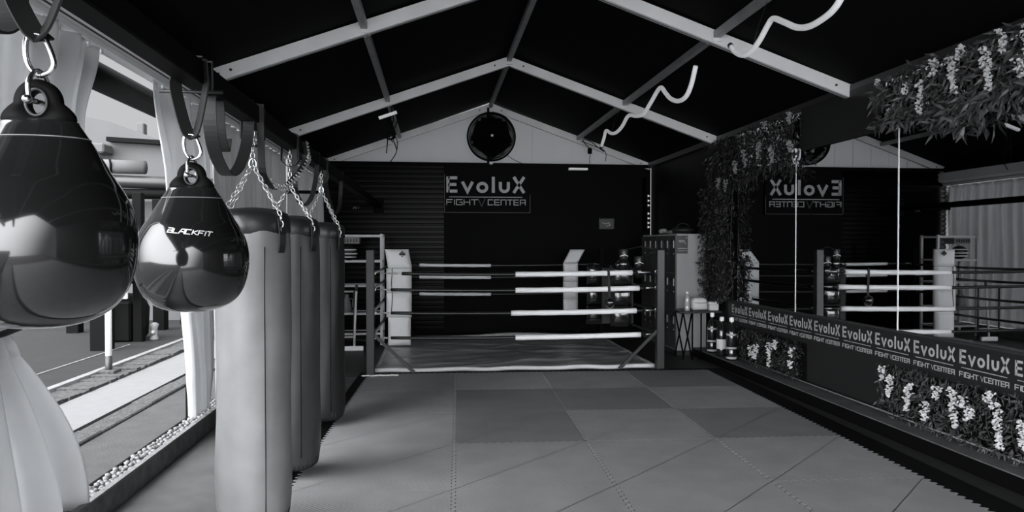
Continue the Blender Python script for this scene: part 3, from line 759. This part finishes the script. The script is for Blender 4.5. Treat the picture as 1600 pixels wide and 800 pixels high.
MB().tube([(-.60, 10.44, 1.16), (-.615, 10.43, .95), (-.60, 10.44, .75), (-.62, 10.44, .5)], .005, 5).build('lace', 'strap', t)
for z in (1.157, .80, .452): MB().box((-.70, 10.50, z-.012), (-.32, 10.54, z+.012)).build('strap', 'strap', t)
t = thing('corner_pad', (2.25, 11.5, .35), 'narrow white corner cushion hanging at the rear right of the ring', 'corner pad', 'corner pads of the ring')
for (z0, z1) in ((.37, .62), (.625, .90), (.905, 1.20)):
    cushion(MB(), 2.07, 2.31, 11.46, 11.54, z0, z1, puff=.012).build('cushion', 'white', t)
cushion(MB(), 2.07, 2.31, 11.46, 11.54, 1.205, 1.42, sh=.13, lean=.08, puff=.012).build('headpiece', 'white', t)
t = thing('corner_pad', (2.4, 8.8, .45), 'glossy black corner cushions strapped inside the front right post', 'corner pad', 'corner pads of the ring')
for i, (z0, z1) in enumerate(((.47, .70), (.72, .95), (.98, 1.24))):
    cushion(MB(), 2.20, 2.46, 8.80, 8.92, z0, z1, puff=.03).build('cushion', 'water', t)
for i, (z0, z1) in enumerate(((.47, .70), (.72, .95), (.98, 1.24))):
    cushion(MB(), 1.95, 2.18, 9.1, 9.2, z0, z1, puff=.03).build('cushion', 'water', t)
MB().box((2.10, 8.9, .5), (2.5, 8.95, 1.2)).build('backing', 'strap', t)
for z in (.975, .705):
    MB().tube([(2.45, 8.9, z), (2.45, 8.62, z), (2.45, 8.46, z)], .008, 6).build('tie', 'strap', t)
t = thing('boxing_ball', (2.08, 8.42, .85), 'small black ball hanging on a strap from the top front rope', 'ball')
MB().ball((2.08, 8.43, .80), .062, 12, (1, 1, 1.1)).build('ball', 'water', t)
MB().ribbon([(2.08, 8.435, .86), (2.075, 8.44, 1.0), (2.07, 8.44, 1.10), (2.068, 8.44, 1.20)], (.03, 0, 0), .008).build('strap', 'strap', t)
MB().tube([(2.068, 8.47+.034*math.cos(a), 1.145+.05*math.sin(a)) for a in [2*math.pi*i/16 for i in range(16)]], .008, 6, closed=True).build('loop', 'strap', t)
def glove(x, y, z, lab, sg):
    t = thing('boxing_glove', (x, y, z), lab, 'glove', 'gloves slung over the front right corner')
    MB().ball((x, y, z), .07, 12, (1, .8, 1.15)).build('mitt', 'water', t)
    MB().tube([(x+sg*.05, y-.01, z+.03), (x+sg*.085, y-.03, z), (x+sg*.08, y-.035, z-.045)], [.028, .03, .022], 10).build('thumb', 'water', t)
    MB().lathe([(.045, 0), (.052, .02), (.055, .12), (.05, .13)], (x, y, z+.06), 16).build('cuff', 'leatherd', t)
    MB().tube([(x, y, z+.18), ((x+RX1)/2, (y+RY0)/2, z+.22), (RX1-.02, RY0+.02, 1.43)], .005, 5).build('cord', 'strap', t)
    MB().tube([(x+.05, y-.03, z+.1), (x+.0, y-.056, z+.12), (x-.05, y-.03, z+.1)], .006, 5).build('lace', 'white', t)
glove(2.50, 8.66, 1.16, 'black boxing glove hanging inside the front right ring post', -1)
glove(2.33, 8.74, 1.25, 'black boxing glove hung higher and left of its pair at the ring corner', -1)

# crumpled tape at the front left post
b = MB()
for i in range(9): b.ball((-.80+.045*i, 8.30+.015*math.sin(i*2), .004), .026, 5, (1.2, .8, .35))
tag(b.build('crumpled_cloth', 'white'), 'small crumpled white cloth on the floor by the front left ring post', 'cloth')

# ================================================================ SHELF RACK, MOP
t = thing('shelf_rack', (-1.15, 11.2, -.02), 'white metal shelf rack in the rear left corner behind the ring', 'shelf rack')
for x in (-1.50, -.80):
    for y in (11.05, 11.45):
        MB().box((x-.018, y-.018, -.02), (x+.018, y+.018, 1.66)).build('upright', 'whitemetal', t)
for z in (1.63, 1.245, .875, .455, .15):
    b = MB().box((-1.50, 11.04, z-.016), (-.80, 11.07, z+.016)).box((-1.50, 11.43, z-.016), (-.80, 11.46, z+.016))
    for x in (-1.5, -.8): b.box((x-.012, 11.05, z-.012), (x+.012, 11.45, z+.012))
    b.build('shelf_frame', 'whitemetal', t)
    if z < 1.6: MB().box((-1.49, 11.07, z-.008), (-.81, 11.43, z+.004)).build('shelf_board', 'dark', t)
t = thing('head_guard', (-1.30, 11.2, 1.25), 'striped boxing head guard on the second shelf of the rack', 'head guard')
MB().ball((-1.30, 11.2, 1.37), .12, 12, (1, 1, .95)).build('shell', 'dark', t)
for z in (1.31, 1.36, 1.42):
    MB().tube([(-1.30+.125*math.cos(a)*math.sqrt(max(.1, 1-((z-1.37)/.115)**2)), 11.2+.125*math.sin(a)*math.sqrt(max(.1, 1-((z-1.37)/.115)**2)), z) for a in [math.pi+math.pi*i/12 for i in range(13)]], .011, 6).build('stripe', 'white', t)
t = thing('carton', (-1.3, 11.2, 1.5), 'grey carton fixed under the top of the rack', 'box')
MB().box((-1.42, 11.1, 1.51), (-1.13, 11.35, 1.61), bev=.006).build('box', 'grey', t)
b = MB()
for i in range(6): b.box((-1.40+.043*i, 11.092, 1.535), (-1.375+.043*i, 11.099, 1.59))
b.build('markings', 'dark', t)
t = thing('jug', (-1.33, 11.2, .455), 'dark tapered jug on the fourth shelf of the rack', 'jug')
MB().lathe([(.07, 0), (.075, .02), (.055, .16), (.035, .22), (.03, .28)], (-1.33, 11.2, .46), 16).build('body', 'grey', t)
MB().tube([(-1.29, 11.2, .68), (-1.24, 11.2, .66), (-1.25, 11.2, .54)], .009, 6).build('handle', 'grey', t)
t = thing('floor_squeegee', (-1.13, 10.3, -.02), 'white floor squeegee leaning upright beside the front left ring post', 'squeegee')
MB().cyl((-1.13, 10.33, .03), (-1.10, 10.37, .86), .016, 8).build('pole', 'whitemetal', t)
MB().box((-1.27, 10.31, .0), (-1.00, 10.35, .065), bev=.008).build('head', 'white', t)
MB().box((-1.27, 10.32, -.02), (-1.00, 10.34, .0)).build('blade', 'dark', t)
MB().cyl((-1.10, 10.37, .84), (-1.099, 10.372, .93), .02, 8).build('grip', 'dark', t)
t = thing('low_stand', (-1.3, 10.6, -.02), 'small white stand with three rails behind the squeegee', 'stand')
for z in (.82, .50, .16): MB().cyl((-1.52, 10.6, z), (-1.16, 10.6, z), .014, 8).build('rail', 'whitemetal', t)
for x in (-1.52, -1.16): MB().cyl((x, 10.6, -.02), (x, 10.6, .84), .014, 8).build('upright', 'dark', t)

# ================================================================ BACK WALL OBJECTS
def brand(mb, mb2, mb3, place, W, h, dep):
    write(mb, 'EvoluX', BOLD, .17, place, 0, 0, h, W*1.03, dep)
t = thing('wall_sign', (.9, 12.2, 2.05), 'black wall sign with large pale wording hanging below the fan', 'sign')
MB().box((.17, 12.21, 2.045), (1.62, 12.25, 2.78)).build('panel', 'black', t)
b = MB(); pl = lambda u, v_, d: Vector((.20+u, 12.21-d, 2.38+v_)); write(b, 'EvoluX', BOLD, .19, pl, 0, 0, .27, 1.36, .006)
b.build('large_lettering', 'signletter', t)
MB().box((.24, 12.202, 2.300), (1.49, 12.21, 2.312)).build('underline', 'signletter', t)
b = MB(); write(b, 'FIGHT ', THIN, .14, lambda u, v_, d: Vector((.20+u, 12.21-d, 2.17+v_)), 0, 0, .095, .60, .005); write(b, 'CENTER', THIN, .14, lambda u, v_, d: Vector((.20+u, 12.21-d, 2.17+v_)), .70, 0, .095, .66, .005)
b.build('small_lettering', 'signletter', t)
b = MB(); stroke(b, [(.0, 1), (.5, 0), (1, 1)], .1, lambda u, v_, d: Vector((.735+u*.12, 12.21-d, 2.15+v_*.13)), .004); b.build('emblem', 'letterd', t)
b = MB().box((.165, 12.20, 2.04), (1.625, 12.21, 2.047)).box((1.617, 12.20, 2.04), (1.625, 12.21, 2.35)).box((.165, 12.20, 2.04), (.172, 12.21, 2.70)); b.build('border', 'letterd', t)
t = thing('framed_notice', (2.96, 12.2, 1.77), 'small grey framed notice on the black rear wall above the ring', 'picture frame')
MB().box((2.83, 12.22, 1.77), (3.09, 12.25, 1.95)).build('frame', 'post', t)
MB().box((2.85, 12.212, 1.79), (3.07, 12.22, 1.93)).build('sheet', 'lockerd', t)
b = MB(); stroke(b, [(0, .8), (.4, .5), (.8, .8), (1, .3), (.5, .1)], .1, lambda u, v_, d: Vector((2.88+u*.14, 12.212-d, 1.81+v_*.09)), .003); b.build('drawing', 'letter', t)
t = thing('wall_marking', (-1.28, 12.2, 2.08), 'tiny pale characters 3x7 on the black shutter at the left', 'marking')
b = MB(); pl = lambda u, v_, d: Vector((-1.36+u, 12.27-d, 2.10+v_))
for s_ in ([(0, 1), (.6, 1), (.3, .55), (.6, .3), (.3, 0), (0, .1)], [(.9, .6), (1.4, 0)], [(.9, 0), (1.4, .6)], [(1.7, 1), (2.3, 1), (1.9, 0)]): stroke(b, s_, .16, lambda u, v_, d: pl(u*.05, v_*.07, d), .004)
b.build('characters', 'letter', t)
# lamp bar under gable
t = thing('strip_lamp', (2.45, 12.15, 2.78), 'short white strip lamp on the rear wall, right of the sign', 'lamp')
MB().box((2.29, 12.17, 2.785), (2.62, 12.22, 2.815), bev=.006).build('diffuser', 'lampw', t)
MB().box((2.29, 12.22, 2.775), (2.62, 12.245, 2.825)).build('housing', 'grey', t)
# fan
FX, FY, FZ = .945, 12.0, 3.30
t = thing('wall_fan', (FX, FY+.1, FZ), 'large round black caged fan mounted high in the gable', 'fan')
b = MB()
for R in [.40, .395]+[.07+.0165*i for i in range(19)]:
    for yy in ((-.07 if R < .36 else -.03 if R < .398 else 0.0), (.07 if R < .36 else .04)):
        b.tube([(FX+R*math.cos(a), FY+yy, FZ+R*math.sin(a)) for a in [2*math.pi*i/48 for i in range(48)]], .012 if R >= .395 else .004, 5, closed=True)
for i in range(110):
    a = 2*math.pi*i/110; ca, sa = math.cos(a), math.sin(a)
    for sg in (-1, 1): b.tube([(FX+r*ca, FY+sg*yy, FZ+r*sa) for r, yy in ((.05, .085), (.2, .08), (.33, .07), (.395, .0))], .0032, 4)
b.build('cage', 'black', t)
b = MB().lathe([(0, -.095), (.045, -.092), (.055, -.08), (.055, .08)], (FX, FY, FZ), 20, axis='y'); b.build('hub', 'black', t)
MB().lathe([(0, -.108), (.018, -.105), (.022, -.094)], (FX+.005, FY, FZ+.005), 16, axis='y').build('badge', 'white', t)
for i in range(5):
    a = 2*math.pi*i/5+.3; vs = []
    for j in range(7):
        r = .05+.31*j/6; w_ = .30+.62*math.sin(math.pi*(.15+.65*j/6)); 
        for (s_, yy) in ((-w_/2, .025), (w_/2, -.025)):
            for th in (-.004, .004):
                vs.append((FX+r*math.cos(a+s_*1.6), FY+yy+th, FZ+r*math.sin(a+s_*1.6)))
    fs = []
    for j in range(6):
        o = 4*j; fs += [(o, o+2, o+6, o+4), (o+1, o+5, o+7, o+3), (o, o+4, o+5, o+1), (o+2, o+3, o+7, o+6)]
    fs += [(0, 1, 3, 2), (24, 26, 27, 25)]
    MB().add(vs, fs, True).build('blade', 'black', t)
MB().lathe([(.10, .09), (.11, .12), (.10, .19), (.04, .2)], (FX, FY, FZ), 20, axis='y').build('motor', 'black', t)
MB().box((FX-.02, 12.14, ZE-.03), (FX+.035, 12.2, ZR-.08)).build('wall_bracket', 'alu', t)
tag(MB().box((FX-.055, 12.205, ZE), (FX-.012, 12.27, ZR-.06)).build('gable_post', 'black'), 'thin dark upright behind the fan in the gable', 'post')
t = thing('fan_cable', (1.3, 12.1, 3.0), 'thin cable drooping from the fan towards the right', 'cable')
MB().tube(smooth_path([(1.2, 12.12, 3.02), (1.35, 12.2, 2.94), (1.5, 12.24, 2.88), (1.66, 12.24, 2.8)]), .005, 5).build('cable', 'black', t)
# lamp bars hanging from purlins
t = thing('strip_lamp', (-.58, 9.3, 3.1), 'short pale lamp bar with dangling wires on the left purlin', 'lamp')
MB().bar((-.70, 9.30, 3.10), (-.475, 9.30, 3.18), .04, .035).build('bar', 'led', t)
b = MB()
for (x, z1, dx) in ((-.60, 2.66, -.01), (-.55, 2.80, .03), (-.53, 2.85, -.02), (-.50, 2.70, .03)):
    b.tube(smooth_path([(x, 9.32, 3.28), (x+dx, 9.33, 3.08), (x-dx, 9.32, 2.9), (x+dx*.8, 9.33, z1)]), .007, 5)
b.tube(smooth_path([(-.51, 9.33, 2.90), (-.47, 9.33, 2.80), (-.49, 9.33, 2.66), (-.56, 9.33, 2.55)]), .006, 5)
b.tube([(-.56+.06*math.cos(a), 9.33, 2.88+.04*math.sin(a)) for a in [2*math.pi*i/16 for i in range(16)]], .012, 5, closed=True)
b.build('wires', 'black', t)
t = thing('power_adaptor', (2.5, 11.9, 3.0), 'small black power adaptor dangling on wires at the right of the gable', 'adaptor')
MB().box((2.555, 11.87, 3.02), (2.625, 11.92, 3.12), bev=.01).build('adaptor', 'black', t)
b = MB().tube(smooth_path([(2.46, 11.9, 3.28), (2.50, 11.9, 3.20), (2.58, 11.9, 3.12)]), .007, 5).tube(smooth_path([(2.60, 11.9, 3.02), (2.585, 11.9, 2.92), (2.6, 11.9, 2.82)]), .005, 5)
b.tube(smooth_path([(2.48, 11.9, 3.27), (2.62, 11.9, 3.22), (2.72, 11.9, 3.14), (2.84, 11.9, 3.06)]), .008, 5).tube(smooth_path([(2.46, 11.95, 3.24), (2.7, 11.9, 3.14), (2.84, 11.9, 3.08), (2.87, 11.9, 3.0), (2.86, 11.9, 2.9)]), .006, 5)
b.build('wires', 'black', t)
# curly light tubes
def led(pts, r, label):
    t = thing('led_tube', pts[0], label, 'light tube', 'curly flexible light tubes under the right roof slope')
    MB().tube(smooth_path(pts, 5), r, 10).build('tube', 'led', t)
    MB().cyl(Vector(pts[0])-(Vector(pts[1])-Vector(pts[0])).normalized()*.03, pts[0], r*1.15, 10).build('end_cap', 'dark', t)
    MB().tube([Vector(pts[3]), Vector(pts[3])+Vector((.05, 0, .18)), Vector((2.47, pts[3][1]+.05, 3.30))], .002, 4).build('hanging_wire', 'dark', t)
X = 2.33
led([(X, 9.93, 2.88), (X, 9.78, 2.97), (X, 9.66, 3.05), (X, 9.38, 2.97), (X, 9.11, 2.94), (X, 8.82, 2.97), (X, 8.52, 3.05), (X, 8.16, 2.98), (X, 7.88, 2.96), (X, 7.62, 3.03), (X, 7.30, 3.12), (X, 7.12, 3.03), (X, 6.96, 2.94), (X, 6.73, 2.87), (X, 6.52, 2.87), (X, 6.38, 2.95), (X, 6.27, 3.09)], .022, 'long wavy white light tube hanging in front of the gable')
led([(X, 5.49, 3.05), (X, 5.40, 2.98), (X, 5.25, 2.92), (X, 5.12, 2.92), (X, 4.99, 2.96), (X, 4.86, 3.03), (X, 4.78, 3.05), (X, 4.63, 2.98), (X, 4.45, 2.89), (X, 4.29, 2.85), (X, 4.12, 2.85), (X, 4.01, 2.87), (X, 3.93, 2.92), (X, 3.85, 3.02)], .020, 'nearer wavy white light tube crossing the top edge of the picture')

# ================================================================ LOCKERS, TABLE, BOTTLES
LX0, LX1 = 3.26, 3.70
def locker_unit(y0, y1, label, side):
    t = thing('locker_cabinet', (LX0, y0, -.02), label, 'locker', 'steel locker cabinets in the rear right corner')
    MB().box((LX0+.02, y0, .05), (LX1, y1, 1.645), bev=.004).build('body', 'locker', t)
    MB().box((LX0+.04, y0+.02, -.02), (LX1-.02, y1-.02, .05)).build('plinth', 'dark', t)
    n = 3; w_ = (y1-y0)/n; hz = (1.63-.07)/3
    for c in range(n):
        for r in range(3):
            ya, yb, za, zb = y0+w_*c+.004, y0+w_*(c+1)-.004, .065+hz*r+.004, .065+hz*(r+1)-.004
            d = MB().box((LX0, ya, za), (LX0+.02, yb, zb), bev=.003).build('door', 'lockerd', t)
            ym = ya+.055
            MB().box((LX0-.012, ym-.008, zb-.17), (LX0, ym+.008, zb-.07)).build('handle', 'aludim', d)
            MB().cyl((LX0-.008, ym+.0, zb-.25), (LX0, ym, zb-.25), .010, 8).build('lock', 'aludim', d)
            b = MB()
            for k in range(3): b.box((LX0-.002, ya+.12, zb-.07-.02*k), (LX0+.001, yb-.03, zb-.076-.02*k))
            b.build('vent', 'black', d)
    return t
lk = locker_unit(9.52, 10.32, 'nearer steel locker cabinet with a pale side, a notice stuck on it', True)
locker_unit(10.33, 11.13, 'farther steel locker cabinet against the rear wall side', False)
t = thing('stuck_notice', (3.33, 9.51, 1.37), 'small dark notice stuck to the pale side of the nearer locker', 'notice')
MB().box((3.275, 9.508, 1.375), (3.43, 9.519, 1.62)).build('sheet', 'lockerd', t)
b = MB().box((3.295, 9.505, 1.50), (3.40, 9.508, 1.53)).box((3.30, 9.505, 1.545), (3.39, 9.508, 1.555))
b.box((3.29, 9.505, 1.44), (3.42, 9.508, 1.448)).box((3.29, 9.505, 1.41), (3.42, 9.508, 1.415)).box((3.40, 9.505, 1.58), (3.415, 9.508, 1.595))
for i in range(4): b.box((3.30+.024*i, 9.505, 1.50), (3.316+.024*i, 9.5075, 1.54))
b.build('print', 'letter', t)
t = thing('crumpled_bag', (3.4, 10.2, 1.65), 'crumpled pale plastic bag lying on top of the lockers', 'bag')
b = MB()
for i in range(9): b.ball((3.31+.035*i+random.uniform(-.01, .01), 10.3+random.uniform(-.08, .08), 1.685+random.uniform(-.01, .015)), random.uniform(.03, .045), 5, (1, 1.1, .8))
b.build('bag', 'grey', t)
t = thing('dark_holdall', (3.5, 10.1, 1.65), 'low black holdall on the lockers beside the pale bag', 'bag')
MB().ball((3.52, 9.95, 1.70), .10, 10, (1.6, 1.8, .5)).build('body', 'dark', t)
MB().tube(smooth_path([(3.42, 9.95, 1.73), (3.47, 9.95, 1.79), (3.57, 9.95, 1.79), (3.62, 9.95, 1.73)]), .008, 6).build('handle', 'strap', t)
# arrow-like lights in the rear right corner
t = thing('light_strip', (3.55, 11.4, 2.0), 'vertical strip of small bright wedges high in the rear right corner', 'light strip')
MB().box((3.60, 12.0, 1.75), (3.62, 12.26, 2.65)).build('backing', 'black', t)
for z in (2.33, 2.25, 2.17, 2.03, 1.95, 1.87, 1.80):
    MB().prism([(0, -.022), (0, .022), (.045, 0)], (0, .01, 0), (3.62, 11.99, z)).build('wedge', 'lampw', t)
# table
t = thing('folding_table', (3.45, 9.2, -.02), 'small black folding table with crossed legs beside the lockers', 'table')
MB().box((3.15, 9.02, .605), (3.72, 9.46, .63), bev=.006).build('tabletop', 'dark', t)
for y in (9.08, 9.40):
    MB().tube([(3.34, y, -.01), (3.28, y, .28), (3.22, y, .60)], .011, 8).build('leg', 'black', t)
    MB().tube([(3.22, y+.02, -.01), (3.28, y+.02, .28), (3.34, y+.02, .60)], .011, 8).build('leg', 'black', t)
    MB().tube([(3.46, y, -.01), (3.46, y, .28), (3.46, y, .60)], .011, 8).build('leg', 'black', t)
t = thing('water_bottle', (3.30, 9.15, .63), 'clear plastic water bottle on the small black table', 'bottle')
MB().lathe([(.033, 0), (.036, .01), (.036, .05), (.032, .06), (.036, .07), (.036, .15), (.028, .19), (.013, .215), (.013, .225)], (3.295, 9.15, .63), 16).build('body', 'glass', t)
MB().lathe([(.015, 0), (.015, .02), (.012, .024)], (3.295, 9.15, .855), 12).build('cap', 'white', t)
def lump(x0, x1, y0, y1, z0, z1, seed, m, name, parent):
    rr = random.Random(seed); nx = 7; vs = []; fs = []
    b = MB().ball((0, 0, 0), 1, 7)
    for p in b.v:
        q = Vector([math.copysign(abs(c)**.45, c) for c in p]); q *= 1+rr.uniform(-.05, .05)
        vs.append(((x0+x1)/2+q.x*(x1-x0)/2, (y0+y1)/2+q.y*(y1-y0)/2, (z0+z1)/2+q.z*(z1-z0)/2))
    return MB().add(vs, b.f, True).build(name, m, parent)
t = thing('paper_towels', (3.46, 9.2, .63), 'white pack of paper towels on the small black table beside the bottle', 'paper towels')
lump(3.36, 3.57, 9.10, 9.32, .632, .80, 1, 'paper', 'pack', t); MB().tube([(3.37, 9.09, .74), (3.46, 9.085, .73), (3.56, 9.09, .74)], .004, 5).build('fold', 'grey', t)
t = thing('white_tub', (3.64, 9.15, .63), 'small white lidded tub at the right end of the black table', 'tub')
MB().box((3.585, 9.10, .63), (3.71, 9.24, .72), bev=.012).build('tub', 'paper', t)
MB().box((3.58, 9.095, .72), (3.715, 9.245, .745), bev=.008).build('lid', 'white', t)
BZ = .095
def big_bottle(x, y, lab, h, lbl):
    t = thing('large_bottle', (x, y, BZ), lab, 'bottle', 'three large dark bottles under the foliage')
    MB().lathe([(.055, 0), (.062, .015), (.062, .12), (.058, .13), (.062, .14), (.062, h-.17), (.045, h-.11), (.02, h-.05), (.02, h-.03)], (x, y, BZ), 20).build('body', 'water', t)
    MB().lathe([(.026, 0), (.028, .01), (.028, .045), (.02, .052)], (x, y, h+BZ-.035), 14).build('cap', 'white', t)
    if lbl == 1: MB().lathe([(.0635, .10), (.0635, .22)], (x, y, BZ), 20).build('label', 'paper', t)
    if lbl == 2: 
        for z in (.02, .14, .30): MB().lathe([(.0635, z), (.0635, z+.025)], (x, y, BZ), 20).build('band', 'letter', t)
big_bottle(3.585, 9.02, 'left large dark bottle with white cap below the table', .50, 2)
big_bottle(3.575, 8.68, 'middle large dark bottle with white cap and pale label', .48, 1)
big_bottle(3.575, 8.38, 'right large dark bottle with white cap, nearest the mirror wall', .50, 2)

# ================================================================ RIGHT WALL: MIRRORS, BANNER, FOLIAGE
WX = 3.72
def mirror(y0, y1, label, top=2.86):
    t = thing('wall_mirror', (WX, (y0+y1)/2, .79), label, 'mirror', 'tall mirror panels on the right wall')
    MB().box((WX, y0+.006, .79), (WX+.012, y1-.006, top)).build('glass', 'mirror', t)
    MB().box((WX+.013, y0+.006, .79), (WX+.045, y1-.006, top)).build('backing', 'black', t)
mirror(7.11, 8.56, 'farthest mirror panel, next to the foliage pillar, showing the reversed sign')
mirror(5.45, 7.11, 'middle mirror panel on the right wall, showing the ring ropes')
mirror(3.80, 5.45, 'mirror panel at the right picture edge, showing the pale curtain')
mirror(2.1, 3.80, 'mirror panel just outside the right picture edge')
for y, l in ((7.11, 'thin bright joint strip between the far and middle mirrors, hook at its top'), (5.45, 'thin bright joint strip between the middle and near mirrors')):
    t = thing('mirror_joint', (WX, y, .79), l, 'trim', 'vertical joint strips between mirrors')
    MB().box((WX-.003, y-.006, .79), (WX+.0, y+.006, 2.43)).build('strip', 'alu', t)
    if y > 7:
        MB().tube(smooth_path([(WX-.02, y, 2.33), (WX-.02, y+.04, 2.40), (WX-.02, y+.03, 2.47), (WX-.02, y-.03, 2.47), (WX-.02, y-.035, 2.40), (WX-.02, y-.01, 2.37)]), .012, 6).build('hook', 'white', t)
t = thing('printed_banner', (WX, 5, .5), 'long black banner below the mirrors repeating the same pale wording', 'banner')
MB().box((WX-.012, 2.0, .50), (WX+.02, 8.80, .79)).build('board', 'vinyl', t)
MB().box((WX-.03, 2.0, .785), (WX+.02, 8.80, .797)).build('top_edge', 'post', t)
ys = [8.68-.4925*i for i in range(13)]
for y in ys:
    b = MB(); pl = lambda u, v_, d: Vector((WX-.012-d, y-u, v_))
    write(b, 'EvoluX', BOLD, .17, pl, 0, .648, .100, .455, .002)
    b.box((WX-.014, y-.43, .618), (WX-.012, y-.02, .623))
    write(b, 'FIGHT ', THIN, .16, pl, .0, .555, .036, .205, .002); write(b, 'CENTER', THIN, .16, pl, .235, .555, .036, .215, .002)
    stroke(b, [(0, 1), (.5, 0), (1, 1)], .1, lambda u, v_, d: Vector((WX-.012-d, y-.198-u*.03, .555+v_*.036)), .001)
    b.build('lettering', 'letter', t)
t = thing('low_kerb', (3.66, 5, -.02), 'dark grey ledge running along the foot of the mirror wall', 'kerb')
MB().box((3.51, -1, -.02), (WX+.03, 9.5, .085)).build('body', 'black', t)
MB().box((3.50, -1, .085), (WX+.03, 9.5, .095)).build('top', 'kerbtop', t)
MB().tube([(3.66, 2.0, .125), (3.66, 5, .125), (3.66, 8.9, .125)], .007, 6).build('rod', 'grey', t)
tag(MB().box((WX-.004, 5.62, .12), (WX+.02, 6.86, .50)).build('wall_panel', 'vinyl'), 'plain black panel between two lower foliage patches', 'panel')
tag(MB().box((WX+.005, 2.0, .10), (WX+.03, 9.4, .50)).build('wall_panel', 'wallblack'), 'black backing board behind the lower foliage', 'panel')
# fascia sheet with its drooping curved corner
poly = [(5.66, 2.87), (5.66, 2.44), (6.97, 2.44), (6.97, 2.87)]
tag(MB().prism(poly, (.008, 0, 0), (WX-.022, 0, 0), (0, 1, 0), (0, 0, 1)).build('fascia_sheet', 'vinyl'), 'plain dark sheet above the middle mirror, between two foliage patches', 'panel')

def foliage(label, y0, y1, z0, z1, n, clusters, ls=.07, hang=.0, dark=False, xo=0.0, depth=.10, fn=None, leaf='leaf'):
    t = thing('hanging_foliage', (WX-.02, (y0+y1)/2, z0), label, 'artificial plant', 'artificial foliage on the right wall')
    b = MB()
    for i in range(n):
        y = random.uniform(y0, y1); z = random.uniform(z0, z1)
        if fn and not fn(y, z): continue
        x = WX-.02-xo-random.uniform(0, depth)
        L = ls*random.uniform(.6, 1.3); W = L*random.uniform(.22, .36)
        d = Vector((random.uniform(-.5, .1), random.uniform(-.8, .8), random.uniform(-1.2, .3))).normalized()
        u = d.cross(Vector((random.uniform(-1, 1), random.uniform(-.4, .4), random.uniform(-.4, .4)))).normalized()
        nn = d.cross(u)*L*.10; c = Vector((x, y, z))
        vs = [c, c+d*L*.45+u*W/2, c+d*L, c+d*L*.45-u*W/2, c+d*L*.5+nn]
        b.add(vs, [(0, 1, 4), (1, 2, 4), (2, 3, 4), (3, 0, 4)])
    b.build('leaves', 'leafd' if dark else leaf, t)
    s_ = MB()
    for i in range(max(3, int((y1-y0)*5))):
        y = y0+(i+.5)*(y1-y0)/max(3, int((y1-y0)*5)); s_.tube(smooth_path([(WX-.03-xo, y, z1), (WX-.05-xo, y+.03, (z0+z1)/2), (WX-.04-xo, y-.02, z0+.05)], 4), .004, 4)
    s_.build('stems', 'leafd', t)
    for (y, z, L) in clusters:
        b = MB(); lean = random.uniform(-.12, .12)
        for k in range(int(L/.007)):
            f = k/(L/.007); r = .034*(1-f*.5)
            for q in range(2):
                c = Vector((WX-.05-xo-depth*.75+random.uniform(-r, r)*.8, y+lean*f*L*2+random.uniform(-r, r), z-f*L))
                m = random.uniform(.010, .017); u = Vector((random.uniform(-1, 1), random.uniform(-1, 1), random.uniform(-1, 1))).normalized(); v_ = u.cross(Vector((.3, .5, .8))).normalized(); w_ = u.cross(v_)*.5
                b.add([c+u*m, c+v_*m, c-u*m, c-v_*m, c+w_*m, c-w_*m], [(0, 1, 4), (1, 2, 4), (2, 3, 4), (3, 0, 4), (1, 0, 5), (2, 1, 5), (3, 2, 5), (0, 3, 5)])
        b.build('flower_cluster', 'petald' if (dark and z0 > 1) else 'petal', t)
    return t
# upper near patch
foliage('upper foliage patch with hanging white flowers at the right picture edge', 2.4, 5.64, 2.44, 2.86, 2600,
        [(5.02, 2.70, .24), (4.72, 2.80, .27), (4.40, 2.78, .30), (4.05, 2.84, .2), (3.7, 2.8, .3), (3.3, 2.78, .3), (4.88, 2.83, .12), (5.2, 2.74, .10), (4.62, 2.86, .1), (4.25, 2.86, .16), (2.9, 2.8, .3), (5.55, 2.83, .05), (4.12, 2.66, .14)], ls=.085, leaf='leafl')
foliage('drooping sprays of leaves below the upper right foliage, hanging over the near mirror', 2.4, 5.0, 2.27, 2.50, 900, [], ls=.11, leaf='leafl', fn=lambda y, z: z > 2.36+.09*math.sin(5*y) )
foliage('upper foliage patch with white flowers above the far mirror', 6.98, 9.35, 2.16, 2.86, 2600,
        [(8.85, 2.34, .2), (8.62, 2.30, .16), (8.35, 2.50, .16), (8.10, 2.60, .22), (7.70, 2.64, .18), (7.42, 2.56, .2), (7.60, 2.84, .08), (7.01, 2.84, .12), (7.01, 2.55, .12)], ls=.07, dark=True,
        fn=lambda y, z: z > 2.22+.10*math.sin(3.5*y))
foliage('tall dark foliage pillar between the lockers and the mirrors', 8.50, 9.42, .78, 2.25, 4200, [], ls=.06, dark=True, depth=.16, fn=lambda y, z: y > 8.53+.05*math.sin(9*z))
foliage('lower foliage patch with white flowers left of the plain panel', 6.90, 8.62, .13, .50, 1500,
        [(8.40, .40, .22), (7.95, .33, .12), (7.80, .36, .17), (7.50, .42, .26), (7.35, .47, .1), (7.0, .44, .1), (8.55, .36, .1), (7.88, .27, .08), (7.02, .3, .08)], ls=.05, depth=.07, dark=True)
foliage('lower foliage patch with white flowers at the right picture edge', 2.4, 5.58, .10, .53, 3000,
        [(5.38, .44, .18), (5.15, .42, .22), (4.98, .32, .15), (4.70, .48, .28), (4.30, .46, .30), (4.36, .52, .08), (4.52, .38, .10), (4.1, .40, .2), (3.8, .45, .3), (3.4, .45, .3), (5.50, .5, .12), (4.85, .46, .1), (4.60, .44, .08), (3.0, .45, .3)], ls=.055, depth=.07)
